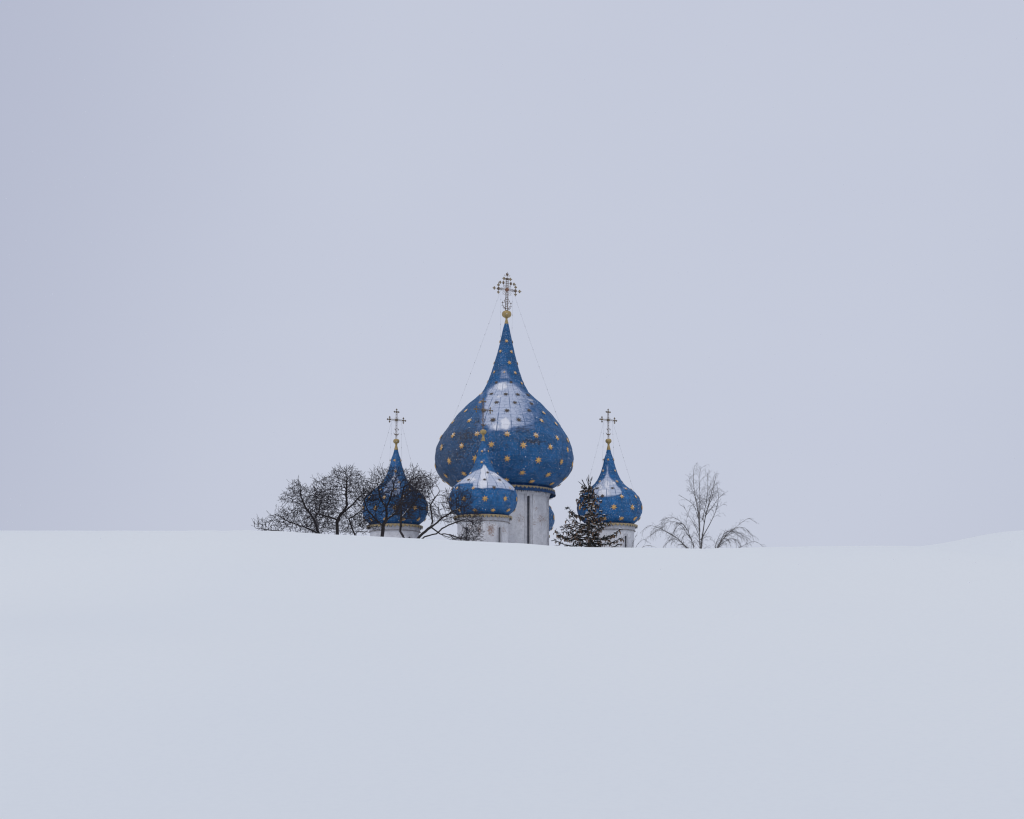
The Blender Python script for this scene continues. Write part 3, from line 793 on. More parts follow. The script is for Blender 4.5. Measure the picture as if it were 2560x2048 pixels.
def small_cross(T, D, xz):
    x, z0 = xz; k = T.k
    fr = frame_at(x, T.Y, z0, 0, 1.0)
    s = 1 / 27.6 * (T.prof[14][1] / 80.9) * (27.6 / k)
    H = 78 * s                      # top of the upper spade
    hw = 16.5 * s / math.cos(BETA)     # node to node half width
    m = MB(); wc = 48 * s; wt = 68.5 * s; o = 1.5 * s
    for sg in (-1, 1):
        bar(m, fr, (sg * o, -.05), (sg * o, wt), .025); bar(m, fr, (-hw, wc + sg * o * .8), (hw, wc + sg * o * .8), .025)
    for i in range(9):
        w = (4 + i * 7) * s
        bar(m, fr, (-o, w), (o, w + 3 * s), .012, 4)
    crescent(m, fr, 0, 18 * s, 8.0 * s, .055, -165, -15); crescent(m, fr, 0, 26 * s, 4.5 * s, .035, -190, -95); crescent(m, fr, 2 * s, 23 * s, 3.5 * s, .035, -30, 80)
    for i in range(16):
        a = 2 * math.pi * (i + .5) / 16
        if min(abs(math.cos(a)), abs(math.sin(a))) < .25: continue
        bar(m, fr, (3.2 * s * math.cos(a), wc + 3.2 * s * math.sin(a)), (9 * s * math.cos(a), wc + 9 * s * math.sin(a)), .008, 3)
    c = cbuild(m, 'cross', M_iron, cath)
    for (u, w, dirs) in ((-hw, wc, (90, 180, 270)), (hw, wc, (0, 90, 270)), (0, wt, (0, 90, 180))):
        m = MB(); disc(m, fr, u, w, 2.7 * s, .10)
        for a in dirs:
            bar(m, fr, (u, w), (u + 4.5 * s * math.cos(R(a)), w + 4.5 * s * math.sin(R(a))), .018, 4)
            spade(m, fr, u + 3.6 * s * math.cos(R(a)), w + 3.6 * s * math.sin(R(a)), R(a), 5.4 * s, .045)
        cbuild(m, 'cross_boss', M_boss, c)
    m = MB(); disc(m, fr, 0, wc, 3.6 * s, .13)
    cbuild(m, 'cross_boss', M_boss, c)
    ua = hw * .66
    A = [fr(-ua, 0, wc - 1.5 * s), fr(-ua, 0, wc - 1.5 * s), fr(ua, 0, wc - 1.5 * s), fr(ua, 0, wc - 1.5 * s)]
    corn = T.ybase + 5
    tg = [T.surf(R(-66), corn - 80), T.surf(R(-120), corn - 136), T.surf(R(135), corn - 136), T.surf(R(66), corn - 80)]
    chains(T, c, A, tg)
for T, D in ((T_near, d_near), (T_left, d_left), (T_right, d_right), (T_far, d_far)):
    small_cross(T, D, tips[D.name])

def main_cross():
    T = T_main; fr = frame_at(xb_main, T.Y, zb_main, .0165)
    s = 1 / T.k; cb = 1 / math.cos(BETA)
    def c(px, py):        # enlarged photo measurements -> cross plane
        return ((px - 600) / 13.27 * s * cb, (1400 - py) / 13.27 * s)
    m = MB(); lf = MB(); o = 33 / 13.27 * s * cb
    wtop = c(0, 310)[1]; wc = c(0, 665)[1]
    for sg in (-1, 1):
        bar(m, fr, (sg * o, -.05), (sg * o, wtop), .038)
    w = .0; i = 0
    while w < wtop - .1:
        bar(m, fr, (-o, w), (o, w + .10), .014, 4); bar(m, fr, (o, w), (-o, w + .10), .014, 4)
        for sg in (-1, 1): m.lathe(fr(sg * (o + .03), 0, w + .05), [(.005, -.035), (.035, 0), (.005, .035)], 6)
        w += .17
    # arms: pairs of linked scrolls
    uend = 292 / 13.27 * s * cb
    for sg in (-1, 1):
        bar(m, fr, (sg * .12, wc + .05), (sg * uend, wc + .05), .012, 4); bar(m, fr, (sg * .12, wc - .05), (sg * uend, wc - .05), .012, 4)
        for uu in (105, 165, 200, 245):
            u = sg * uu / 13.27 * s * cb
            ring_ = [fr(u + .055 * math.cos(t), 0, wc + .10 * math.sin(t)) for t in np.linspace(0, 2 * math.pi, 9)]
            m.tube(ring_, .016, 4)
            for e in (-1, 1): m.lathe(fr(u, 0, wc + e * .125), [(.005, -.03), (.03, 0), (.005, .03)], 6)
        # end diamonds with three leaf finials
        u = sg * uend
        m.plate([(u, wc - .20), (u + .15, wc), (u, wc + .20), (u - .15, wc)], .07, fr)
        bar(m, fr, (u, wc - .62 * .62), (u, wc + .62), .016, 4); bar(m, fr, (u, wc), (u + sg * .60, wc), .014, 4)
        spade(lf, fr, u, wc + .22, R(90), .34); spade(lf, fr, u, wc - .22, R(-90), .32); spade(lf, fr, u + sg * .30, wc, R(0 if sg > 0 else 180), .36)
        # upper short arm
        wu = c(0, 438)[1]; u2 = sg * 125 / 13.27 * s * cb
        bar(m, fr, (sg * o, wu), (sg * 195 / 13.27 * s * cb, wu), .012, 4)
        m.plate([(u2 - .08, wu - .13), (u2 + .08, wu - .13), (u2 + .10, wu + .10), (u2, wu + .16), (u2 - .10, wu + .10)], .06, fr)
        bar(m, fr, (u2, wu - .25), (u2, wu + .24), .014, 4)
        spade(lf, fr, sg * 195 / 13.27 * s * cb, wu, R(0 if sg > 0 else 180), .34)
        # top leaves
        wl = c(0, 285)[1]
        spade(lf, fr, sg * 65 / 13.27 * s * cb, wl, R(0 if sg > 0 else 180), .36)
        bar(m, fr, (sg * .05, wl), (sg * .36, wl), .013, 4)
        # rays with beads
        for (ru, rw) in ((75, 525), (118, 525), (128, 580), (140, 768), (135, 835), (72, 850)):
            a = c(600 + sg * ru * .45, 665 + (rw - 665) * .5); b_ = c(600 + sg * ru, rw)
            bar(m, fr, a, b_, .011, 4); m.lathe(fr(b_[0], 0, b_[1]), [(.006, -.04), (.04, 0), (.006, .04)], 6)
        b_ = c(600 + sg * 88, 165); bar(m, fr, c(600 + sg * 30, 220), b_, .010, 4); m.lathe(fr(b_[0], 0, b_[1]), [(.006, -.045), (.045, 0), (.006, .045)], 6)
        # lower crescent scrolls and little crosses
        p = [c(600 + sg * 45, 1330), c(600 + sg * 85, 1300), c(600 + sg * 120, 1260), c(600 + sg * 140, 1200), c(600 + sg * 138, 1140)]
        m.tube([fr(a, 0, b) for a, b in p], [.02, .026, .024, .018, .012], 5)
        for (qu, qw) in ((70, 1290), (92, 1340), (120, 1300), (160, 1235), (95, 1240), (60, 1340)):
            q = c(600 + sg * qu, qw); m.lathe(fr(q[0], 0, q[1]), [(.006, -.05), (.036, 0), (.006, .05)], 6)
        q = c(600 + sg * 140, 1130)
        bar(m, fr, (q[0] - .12, q[1]), (q[0] + .12, q[1]), .020, 4); bar(m, fr, (q[0], q[1] - .16), (q[0], q[1] + .16), .018, 4)
        disc(m, fr, q[0], q[1], .05, .06, 8)
        p = [c(600 + sg * 40, 1150), c(600 + sg * 75, 1110), c(600 + sg * 80, 1050), c(600 + sg * 45, 960)]
        m.tube([fr(a, 0, b) for a, b in p], [.018, .024, .020, .012], 5)
        q = c(600 + sg * 88, 1055); m.lathe(fr(q[0], 0, q[1]), [(.006, -.05), (.045, 0), (.006, .05)], 6)
    # crown plate and top block
    wl = c(0, 295)[1]
    m.plate([(-.27, wl + .02), (-.13, wl + .09), (.13, wl + .09), (.27, wl + .02), (.10, wl - .07), (-.10, wl - .07)], .12, fr)
    bar(m, fr, (0, wl), (0, c(0, 45)[1]), .022, 4)
    wk = c(0, 135)[1]
    m.plate([(-.09, wk - .10), (.09, wk - .10), (.11, wk + .02), (.12, wk + .12), (.05, wk + .07), (0, wk + .11), (-.05, wk + .07), (-.12, wk + .12), (-.11, wk + .02)], .10, fr)
    cr = cbuild(m, 'cross', M_iron, cath)
    cbuild(lf, 'cross_leaf', M_leaf, cr)
    d = MB(); disc(d, fr, 0, wc, 65 / 13.27 * s, .16, 20); cbuild(d, 'cross_boss', M_red, cr)
    ua = 205 / 13.27 * s * cb
    A = [fr(-ua, 0, wc - .06), fr(-ua, 0, wc - .06), fr(ua, 0, wc - .06), fr(ua, 0, wc - .06)]
    tg = [T.surf(R(-74), 1062), T.surf(R(-125), 868), T.surf(R(140), 880), T.surf(R(74), 1078)]
    chains(T, cr, A, tg)
main_cross()

# ------------------------------------------------------------------ snow ground
crest_px = [(-3000, 1322), (-600, 1325), (0, 1326.5), (400, 1327), (640, 1326.5), (700, 1328), (820, 1336), (913, 1340), (1046, 1346.6), (1107, 1349), (1140, 1351), (1260, 1357), (1307, 1358.3), (1340, 1361.5), (1374, 1364.5),
            (1459, 1368), (1536, 1369), (1604, 1369.3), (1760, 1372), (1930, 1367.5), (2100, 1365), (2240, 1364.5), (2305, 1366), (2377, 1354.5), (2463, 1337), (2505, 1330), (2560, 1328.5), (2900, 1318), (3400, 1322), (5500, 1330)]
cpx = np.array([p[0] for p in crest_px], float); cpy = np.array([p[1] for p in crest_px], float)
YR = 76.0
def smoothstep(x, a, b):
    t = np.clip((x - a) / (b - a), 0, 1); return t * t * (3 - 2 * t)
xs = np.concatenate([np.linspace(-700, -60, 60)[:-1], np.linspace(-60, 60, 481), np.linspace(60, 700, 60)[1:]])
ys = np.concatenate([np.linspace(-60, 10, 30)[:-1], np.linspace(10, 60, 101)[:-1], np.linspace(60, 100, 161)[:-1], np.linspace(100, 170, 71)[:-1], np.linspace(170, 2500, 70)])
GX, GY = np.meshgrid(xs, ys)
def ridge_y(x): return YR + 16 * smoothstep(x, 15, 26) + 2.0 * np.sin(x * .045 + .6)
def ground_z(x, y, corr):
    yr = ridge_y(x)
    a = np.interp(x / yr * F + 1280, cpx, corr)           # target slope seen from the camera
    zc = EYE + yr * a
    up = smoothstep(y, 6, yr + 9) / smoothstep(yr * 1.0, 6, yr + 9)
    up = np.minimum(up, 1.35)
    front = zc * up
    # rounded crest, then the far side of the rampart
    t = (y - yr)
    fall = np.where(t > 0, (t ** 2) / (t + 5.0) * .17, 0)
    fall = np.where(t < 0, ((-t) ** 2) / (-t + 6) * .01, fall)
    back = zc - fall
    z = np.where(t > 0, np.maximum(back, -1.5 + 0 * back), front)
    z = z + .10 * np.sin(x * .11 + y * .05) * smoothstep(y, 5, 30) * (1 - smoothstep(y, 55, 72)) + .12 * np.sin(x * .045 - y * .09 + 2) * (1 - smoothstep(y, 55, 72)) + .05 * np.sin(x * .31 + y * .13)* (1 - smoothstep(y, 55, 70))
    z = z - .70 * np.exp(-((x + 15) / 8.0) ** 2 - ((y - 46) / 7.0) ** 2) + .30 * np.exp(-((x + 13) / 9.0) ** 2 - ((y - 33) / 5.0) ** 2) - .8 * np.exp(-((x - 27) / 7.0) ** 2 - ((y - 72) / 7.0) ** 2)
    z = z + .25 * smoothstep(y, 150, 250) * np.sin(x * .01) 
    return z
target = (1740 - cpy) / F
target = np.array([math.tan(math.atan((1024 - p) / F) + PITCH) for p in cpy])
xi = np.linspace(cpx[0], cpx[-1], 1400); 
slope_t = np.interp(xi, cpx, target)
kern = np.hanning(13); kern /= kern.sum()
slope_t = np.convolve(np.pad(slope_t, 6, mode='edge'), kern, mode='valid')
cpx_f = xi; corr = slope_t.copy()
cpx = xi
yy = np.linspace(40, 112, 500)
for _ in range(4):
    best = np.full(xi.shape, -9.0)
    for y in yy:
        zz = ground_z((xi - 1280) / F * y, y, corr)
        best = np.maximum(best, (zz - EYE) / y)
    # silhouette column: x at distance y scales, so compare along rays
    corr = corr + (slope_t - best)
GZ = ground_z(GX, GY, corr)
nx, ny = len(xs), len(ys)
me = bpy.data.meshes.new('snow_ground')
vv = np.stack([GX, GY, GZ], -1).reshape(-1, 3)
ff = [(j * nx + i, j * nx + i + 1, (j + 1) * nx + i + 1, (j + 1) * nx + i) for j in range(ny - 1) for i in range(nx - 1)]
me.from_pydata(vv.tolist(), [], ff); me.polygons.foreach_set('use_smooth', [True] * len(ff)); me.update()
m_, nt, bs = new_mat('snow_cover'); n = N(nt)
p = n.pos()
c = n.mix(n.ramp(n.noise(.035, 4, .5, n.scale(p, (1, .6, 1))), .3, .7), (0.812, 0.842, 0.856), (0.842, 0.864, 0.862))
c = n.mix(n.ramp(n.noise(9, 4, .6, p), .4, .75, 0, .3), c, (0.77, 0.80, 0.83))
nt.links.new(c, bs.inputs['Base Color']); bs.inputs['Roughness'].default_value = .95; bs.inputs['Specular IOR Level'].default_value = .1
h = n.math('ADD', n.noise(.5, 5, .5, n.scale(p, (1, .5, 1))), n.math('MULTIPLY', n.noise(6, 4, .6, n.scale(p, (1, .6, 1))), .06))
nt.links.new(n.bump(h, .22, .12), bs.inputs['Normal'])
me.materials.append(m_)
g_o = link(bpy.data.objects.new('snow_ground', me)); tag(g_o, 'smooth snow-covered bank filling the lower part of the view', None, kind='structure')
def gz(x, y): return float(ground_z(np.array([x]), np.array([y]), corr)[0])

# ------------------------------------------------------------------ bare trees by growth towards points in the crown
def grow_tree(name, label, Y, seeds, crowns, natt, seed, step=.115, infl=1.3, kill=.20, dpt=2.2, rmin=.0100, tipn=2, cat='tree', mats=None, group=None, expo=2.38):
    rg = np.random.default_rng(seed); rd = random.Random(seed)
    nodes = []; par = []
    def resample(pts):
        out = [pts[0]]
        for a, b in zip(pts[:-1], pts[1:]):
            L = (b - a).length; kk = max(1, int(L / .2))
            for i in range(1, kk + 1): out.append(a.lerp(b, i / kk))
        return out
    first = True
    for s in seeds:
        P = []
        for q in s:
            d = q[2] if len(q) > 2 else 0
            P.append(pt(q[0], q[1], Y + d))
        if first:
            P[0].z = gz(P[0].x, P[0].y) - .3
        P = resample(P)
        jl = Vector((0, 0, 0))
        if first:
            prev = -1; start = 0; first = False
        else:
            dd = [(Vector(nn) - P[0]).length for nn in nodes]; prev = int(np.argmin(dd)); start = 1
        for i, q in enumerate(P[start:]):
            jl = jl * .8 + Vector((rd.gauss(0, 1), rd.gauss(0, 1), rd.gauss(0, 1))) * .018
            nodes.append(tuple(q + jl)); par.append(prev); prev = len(nodes) - 1
    att = []
    tot = sum(c[2] * c[3] for c in crowns)
    for c in crowns:
        k = int(natt * c[2] * c[3] / tot)
        u = rg.normal(size=(k, 3)); u /= np.linalg.norm(u, axis=1)[:, None]; u *= (rg.random(k) ** .42)[:, None]
        for a in u:
            p_ = pt(c[0] + a[0] * c[2], c[1] + a[2] * c[3], Y)
            nq = mnoise.noise(Vector((p_.x * .75 + seed, (Y + a[1]) * .5, p_.z * .75))) + .5 * mnoise.noise(Vector((p_.x * 1.9, seed, p_.z * 1.9)))
            if nq < -.40 + .30 * max(0, math.sqrt(a[0] ** 2 + a[2] ** 2) - .55): continue
            att.append((p_.x, Y + a[1] * (c[4] if len(c) > 4 else dpt), p_.z))
    att = np.array(att); nodes_a = np.array(nodes)
    alive = np.ones(len(att), bool)
    cen = Vector(att.mean(0)); cen.z -= 1.2
    d0 = np.full(len(att), 1e9); nn = np.zeros(len(att), int)
    for i0 in range(0, len(nodes), 50):
        blk = nodes_a[i0:i0 + 50]; D = np.linalg.norm(att[:, None] - blk[None], axis=2); j = D.argmin(1); dm = D[np.arange(len(att)), j]
        b = dm < d0; d0[b] = dm[b]; nn[b] = j[b] + i0
    grown = list(map(tuple, nodes)); parent = list(par); last = {}
    infl_now = infl * 2.5
    for it in range(170):
        alive &= d0 > kill
        act = alive & (d0 < infl_now)
        if not act.any():
            if not alive.any(): break
            infl_now *= 1.6
            if infl_now > 12: break
            continue
        infl_now = max(infl, infl_now * .97)
        ids = np.nonzero(act)[0]
        G = np.array(grown)
        dv = att[ids] - G[nn[ids]]; dv /= np.linalg.norm(dv, axis=1)[:, None] + 1e-9
        acc = {}
        for k_, v_ in zip(nn[ids], dv):
            if k_ in acc: acc[k_] += v_
            else: acc[k_] = v_.copy()
        new = []
        for k_, v_ in acc.items():
            L = np.linalg.norm(v_)
            if L < .15: v_ = v_ + rg.normal(size=3) * .5; L = np.linalg.norm(v_)
            v_ = v_ / L + rg.normal(size=3) * .16
            pk = parent[k_]
            if pk >= 0:
                pd = np.array(grown[k_]) - np.array(grown[pk]); pd /= np.linalg.norm(pd) + 1e-9
                v_ = v_ + pd * .7
            v_ /= np.linalg.norm(v_)
            q = np.array(grown[k_]) + v_ * step
            if last.get(k_) is not None and np.linalg.norm(last[k_] - q) < .03: 
                continue
            last[k_] = q
            grown.append(tuple(q)); parent.append(int(k_)); new.append(len(grown) - 1)
        if not new: break
        NP = np.array([grown[i] for i in new])
        for i0 in range(0, len(new), 64):
            blk = NP[i0:i0 + 64]; D = np.linalg.norm(att[:, None] - blk[None], axis=2); j = D.argmin(1); dm = D[np.arange(len(att)), j]
            b = dm < d0; d0[b] = dm[b]; nn[b] = np.array(new)[j[b] + i0]
    # twiglets
    nch = [0] * len(grown)
    for i, q in enumerate(parent):
        if q >= 0: nch[q] += 1
    base_n = len(grown); nseed = len(nodes)
    for i in range(nseed, base_n):
        want = tipn if nch[i] == 0 else (1 if rd.random() < .22 else 0)
        pk = parent[i]; pd = Vector(grown[i]) - Vector(grown[pk]); pd.normalize()
        for _ in range(want):
            d = (pd + (Vector(grown[i]) - cen).normalized() * .45 + Vector((rd.gauss(0, 1), rd.gauss(0, 1), rd.gauss(0, 1) + .2)) * .5).normalized()
            prev = i; L = rd.uniform(.10, .2)
            for s in range(rd.choice((1, 2, 2, 3))):
                d = (d + Vector((rd.gauss(0, .25), rd.gauss(0, .25), rd.gauss(0, .25)))).normalized()
                q = Vector(grown[prev]) + d * L
                grown.append(tuple(q)); parent.append(prev); prev = len(grown) - 1
    n_ = len(grown)
    ch = [[] for _ in range(n_)]
    for i, q in enumerate(parent):
        if q >= 0: ch[q].append(i)
    rad = [0.0] * n_
    order = sorted(range(n_), key=lambda i: -i)
    # children always have larger indices than parents
    for i in range(n_ - 1, -1, -1):
        rad[i] = .0047 if not ch[i] else sum(rad[c_] ** expo for c_ in ch[i]) ** (1 / expo)
    rad = [min(.17, max(rmin, q * 1.0)) for q in rad]
    root = empty(name, (grown[0][0], grown[0][1], grown[0][2]))
    tag(root, label, cat, group)
    thick = MB(); thin = MB()
    LIM = .030
    # chains
    for i in range(n_):
        if parent[i] >= 0:
            p_ = parent[i]
            main_child = max(ch[p_], key=lambda c_: rad[c_])
            if main_child == i: continue
            startp = [p_, i]
        else:
            startp = [i]
        path = startp; cur = path[-1]
        while ch[cur]:
            cur = max(ch[cur], key=lambda c_: rad[c_]); path.append(cur)
        if len(path) < 2: continue
        rr = [rad[q] for q in path]
        if parent[i] >= 0: rr[0] = rad[i]
        # split into thick and thin stretches
        k = 0
        while k < len(path) and rr[k] > LIM: k += 1
        if k >= 2: thick.tube([grown[q] for q in path[:k + (1 if k < len(path) else 0)]], rr[:k + (1 if k < len(path) else 0)], 7, False)
        if k < len(path):
            a = max(0, k)
            if len(path) - a >= 2: thin.tube([grown[q] for q in path[a:]], rr[a:], 3, False)
            elif k < 2: thin.tube([grown[q] for q in path], rr, 3, False)
    mt = mats or (M_bark, M_twig)
    org = Vector(grown[0])
    for nm, mb_, mm in (('trunk', thick, mt[0]), ('crown', thin, mt[1])):
        if not mb_.v: continue
        o = _orig_build(mb_, nm, mm, root, True); o.data.transform(Matrix.Translation(-org))
    print(name, n_, 'nodes')
    return root

grow_tree('bare_tree', 'bare spreading tree, leftmost in the row, low boughs lying along the snow crest', 114,
          [[(800, 1520), (800, 1400), (798, 1340), (785, 1300, -.5), (765, 1270, -.6), (752, 1240, -.3), (752, 1212)],
           [(798, 1336), (765, 1318, .4), (725, 1306, .6), (695, 1288, .5)], [(798, 1350), (745, 1334, .2), (690, 1325, .4), (640, 1320, .3)], [(785, 1300), (800, 1275, 1), (805, 1245, 1)]],
          [(755, 1252, 52, 42), (712, 1298, 42, 36), (765, 1312, 62, 34), (652, 1312, 24, 14, .9), (745, 1232, 22, 32), (680, 1320, 40, 16, 1.2), (805, 1262, 40, 34)], 6760, 11)
grow_tree('bare_tree', 'dark bare tree with two forked trunks, second from the left of the row', 111.5,
          [[(842, 1520), (842, 1400), (841, 1345), (844, 1310), (853, 1287), (868, 1265, .3), (866, 1240, .3), (868, 1200, .2)],
           [(844, 1300), (815, 1290, -.4), (792, 1283, -.8), (772, 1268, -1)], [(853, 1287), (882, 1262, .6), (905, 1238, .8)], [(842, 1430), (893, 1352, -.4), (872, 1297, -.2), (858, 1285)], [(872, 1297), (893, 1285, -1.0), (912, 1268, -1.2)]],
          [(866, 1222, 54, 54), (812, 1236, 38, 44), (905, 1248, 34, 40), (835, 1302, 58, 34), (885, 1310, 38, 30), (842, 1190, 14, 22, .8), (870, 1188, 32, 20, 1.2), (800, 1300, 36, 32)], 7800, 12)
grow_tree('bare_tree', 'bare upright tree standing directly in front of the left starred dome', 112,
          [[(954, 1520), (954, 1400), (955, 1345), (958, 1315), (966, 1300), (966, 1272, .2), (975, 1245, .2), (985, 1215, .3)],
           [(958, 1315), (940, 1300, -.3), (920, 1275, -.6), (912, 1250, -.8)], [(966, 1300), (990, 1285, .6), (1002, 1255, .8), (1010, 1220, .6)], [(966, 1272), (950, 1245, .6), (945, 1215, .6)]],
          [(985, 1222, 62, 52), (938, 1246, 40, 52), (1030, 1225, 46, 46), (950, 1195, 26, 24, 1.2), (1035, 1185, 30, 20, 1), (925, 1300, 36, 26), (1000, 1270, 40, 30)], 8580, 13)
grow_tree('bare_tree', 'bare tree with long low boughs reaching right, in front of the nearest starred dome', 107,
          [[(1040, 1500), (1042, 1420), (1038, 1356), (1012, 1347), (1000, 1328), (1002, 1295), (1003, 1262), (1012, 1228)],
           [(1038, 1358), (1058, 1334, -.3), (1085, 1314, -.5), (1112, 1292, -.5), (1138, 1276, -.6)], [(1038, 1360), (1062, 1342, -.6), (1090, 1336, -.9), (1106, 1322, -1), (1130, 1310, -1), (1165, 1298, -1.2)],
           [(1096, 1334), (1125, 1336, -1.3), (1150, 1345, -1.4), (1172, 1356, -1.4)], [(1082, 1314), (1080, 1285, .2), (1076, 1262, .3), (1090, 1240, .3)], [(1002, 1295), (1025, 1270, 1), (1045, 1240, 1.2)]],
          [(1092, 1256, 46, 40), (1150, 1262, 36, 38), (1182, 1300, 24, 30), (1178, 1338, 30, 22), (1052, 1222, 42, 36), (1022, 1268, 40, 34), (1120, 1290, 40, 18), (1150, 1350, 26, 14), (1080, 1205, 24, 20, 1)], 7800, 14)

# ------------------------------------------------------------------ weeping birches
def birch(name, label, Y, limbs, seed, group=None, rbase=.075, ntw=1.0, hang=.55, rise=.75):
    rd = random.Random(seed)
    root_pt = None; stems = MB(); twigs = MB()
    def curve(p, d, L, r, grav, lvl):
        path = [p.copy()]; rr = [r]; nseg = max(4, int(L / .12)); cur = p.copy()
        for i in range(nseg):
            d = (d + Vector((rd.gauss(0, .10), rd.gauss(0, .10), rd.gauss(0, .08) - grav * (i / nseg) * .35))).normalized()
            cur = cur + d * (L / nseg); path.append(cur.copy()); rr.append(r * (1 - .75 * (i + 1) / nseg))
        twigs.tube(path, rr, 3, False)
        if lvl > 0:
            for i in range(2, nseg):
                if rd.random() < .72 * ntw:
                    dd = (path[i] - path[i - 1]).normalized()
                    sd = dd.cross(Vector((rd.gauss(0, 1), rd.gauss(0, 1), rd.gauss(0, 1)))).normalized()
                    curve(path[i], (dd * .7 + sd * .65).normalized(), rd.uniform(.25, .6) * L * (.8 if lvl == 2 else .9), max(.0078, rr[i] * .6), grav * 1.3 + .35, lvl - 1)
    for li, lm in enumerate(limbs):
        pts = [pt(q[0], q[1], Y + (q[2] if len(q) > 2 else 0)) for q in lm['p']]
        if root_pt is None:
            pts[0].z = gz(pts[0].x, Y) - .2; root_pt = pts[0].copy()
        fine = []
        for a, b in zip(pts[:-1], pts[1:]):
            k = max(1, int((b - a).length / .15))
            for i in range(k): fine.append(a.lerp(b, i / k) + Vector((rd.gauss(0, .012), rd.gauss(0, .02), rd.gauss(0, .012))))
        fine.append(pts[-1])
        # round the corners
        for _ in range(3):
            fine = [fine[0]] + [(fine[i - 1] + fine[i] * 2 + fine[i + 1]) / 4 for i in range(1, len(fine) - 1)] + [fine[-1]]
        r0 = lm.get('r', rbase); n_ = len(fine)
        rr = [max(.010, r0 * (1 - .88 * (i / n_) ** .8)) for i in range(n_)]
        stems.tube(fine, rr, 6, False)
        st = lm.get('from', .3); arch = lm.get('arch', False)
        for i in range(int(n_ * st), n_):
            f_ = (i - n_ * st) / (n_ * (1 - st))
            for _rep in range(2):
                if rd.random() > lm.get('den', .75): continue
                dd = (fine[min(i + 1, n_ - 1)] - fine[i - 1]).normalized()
                az = rd.uniform(0, 2 * math.pi)
                out = Vector((math.cos(az), math.sin(az) * .8, 0))
                if arch:
                    d = (dd * .55 + out * .35 + Vector((0, 0, rd.uniform(-.2, .25)))).normalized(); L = rd.uniform(.35, 1.0) * lm.get('len', 1)
                    curve(fine[i], d, L, max(.007, rr[i] * .5), hang * 2.2, 1)
                else:
                    d = (dd * rise + out * .62).normalized(); L = (rd.uniform(.6, 1.35) * (1 - .45 * f_)) * lm.get('len', 1)
                    curve(fine[i], d, L, max(.008, rr[i] * .42), hang, 2 if L > .8 else 1)
    root = empty(name, tuple(root_pt)); tag(root, label, 'tree', group)
    for nm, mb_, mm in (('trunk', stems, M_birch), ('crown', twigs, M_btwig)):
        o = _orig_build(mb_, nm, mm, root, True); o.data.transform(Matrix.Translation(-root_pt))

birch('bare_birch', 'tall thin bare birch with pale stems, highest tree right of the cathedral', 118,
      [dict(p=[(1751, 1530), (1751, 1400), (1749, 1340), (1746, 1290), (1737, 1235), (1733, 1205), (1734, 1178)], r=.11, den=.62, **{'from': .52}),
       dict(p=[(1751, 1400), (1756, 1340, .3), (1764, 1290, .4), (1776, 1240, .4), (1787, 1205, .4), (1790, 1188, .4)], r=.07, den=.6, **{'from': .40}),
       dict(p=[(1749, 1330), (1749, 1280, -.4), (1750, 1230, -.5), (1747, 1195, -.5), (1752, 1172, -.5)], r=.045, den=.6, **{'from': .3}),
       dict(p=[(1748, 1300), (1735, 1262, .3), (1715, 1248, .5), (1696, 1238, .6)], r=.035, den=.5, len=.7, **{'from': .3}),
       dict(p=[(1764, 1290), (1785, 1262, .3), (1800, 1240, .4), (1812, 1233, .4)], r=.03, den=.5, len=.7, **{'from': .3}),
       dict(p=[(1748, 1290), (1742, 1250, .5), (1726, 1215, .7), (1722, 1192, .7)], r=.035, den=.62, len=.8, **{'from': .25}),
       dict(p=[(1764, 1285), (1780, 1245, -.6), (1786, 1215, -.7), (1784, 1192, -.7)], r=.035, den=.62, len=.8, **{'from': .25}),
       dict(p=[(1752, 1350), (1775, 1310, .5), (1790, 1280, .7), (1797, 1245, .7), (1793, 1215, .7)], r=.04, den=.6, len=.8, **{'from': .35}),
       dict(p=[(1750, 1345), (1738, 1315, -.5), (1722, 1290, -.7), (1710, 1268, -.7)], r=.03, den=.55, len=.7, **{'from': .35}),
       dict(p=[(1756, 1300), (1767, 1250, -.3), (1770, 1205, -.3), (1768, 1182, -.3)], r=.035, den=.5, **{'from': .3})], 21, 'bare birches beyond the snow bank')
birch('bare_birch', 'low weeping birch with boughs arching left, between the right tower and the tall birch', 120,
      [dict(p=[(1748, 1530), (1742, 1400), (1732, 1360), (1718, 1325), (1700, 1302), (1680, 1292), (1662, 1297), (1652, 1310)], r=.055, den=.95, arch=True, **{'from': .5}),
       dict(p=[(1742, 1400), (1716, 1370, .4), (1690, 1343, .6), (1665, 1328, .8), (1645, 1322, .8), (1632, 1336, .8)], r=.04, den=.95, arch=True, **{'from': .3}),
       dict(p=[(1690, 1343), (1665, 1330, -.4), (1640, 1316, -.6), (1622, 1313, -.6), (1608, 1325, -.6)], r=.03, den=.7, arch=True, len=.8, **{'from': .35}),
       dict(p=[(1718, 1325), (1705, 1305, -.6), (1690, 1318, -.8), (1680, 1340, -.8)], r=.03, den=.9, arch=True, **{'from': .3}),
       dict(p=[(1735, 1366), (1722, 1335, .6), (1715, 1300, .8), (1722, 1282, .8)], r=.03, den=.7, arch=True, len=.7, **{'from': .4}),
       dict(p=[(1742, 1400), (1722, 1372, -.4), (1700, 1352, -.7), (1682, 1345, -.8), (1668, 1358, -.8)], r=.035, den=.98, arch=True, **{'from': .3}),
       dict(p=[(1725, 1345), (1708, 1318, .9), (1690, 1304, 1.1), (1668, 1304, 1.2), (1655, 1320, 1.2)], r=.03, den=.9, arch=True, len=.9, **{'from': .25}),
       dict(p=[(1735, 1372), (1728, 1345, -.9), (1716, 1330, -1.1), (1706, 1344, -1.1)], r=.025, den=.98, arch=True, len=.8, **{'from': .2})], 22, 'bare birches beyond the snow bank', hang=.8)
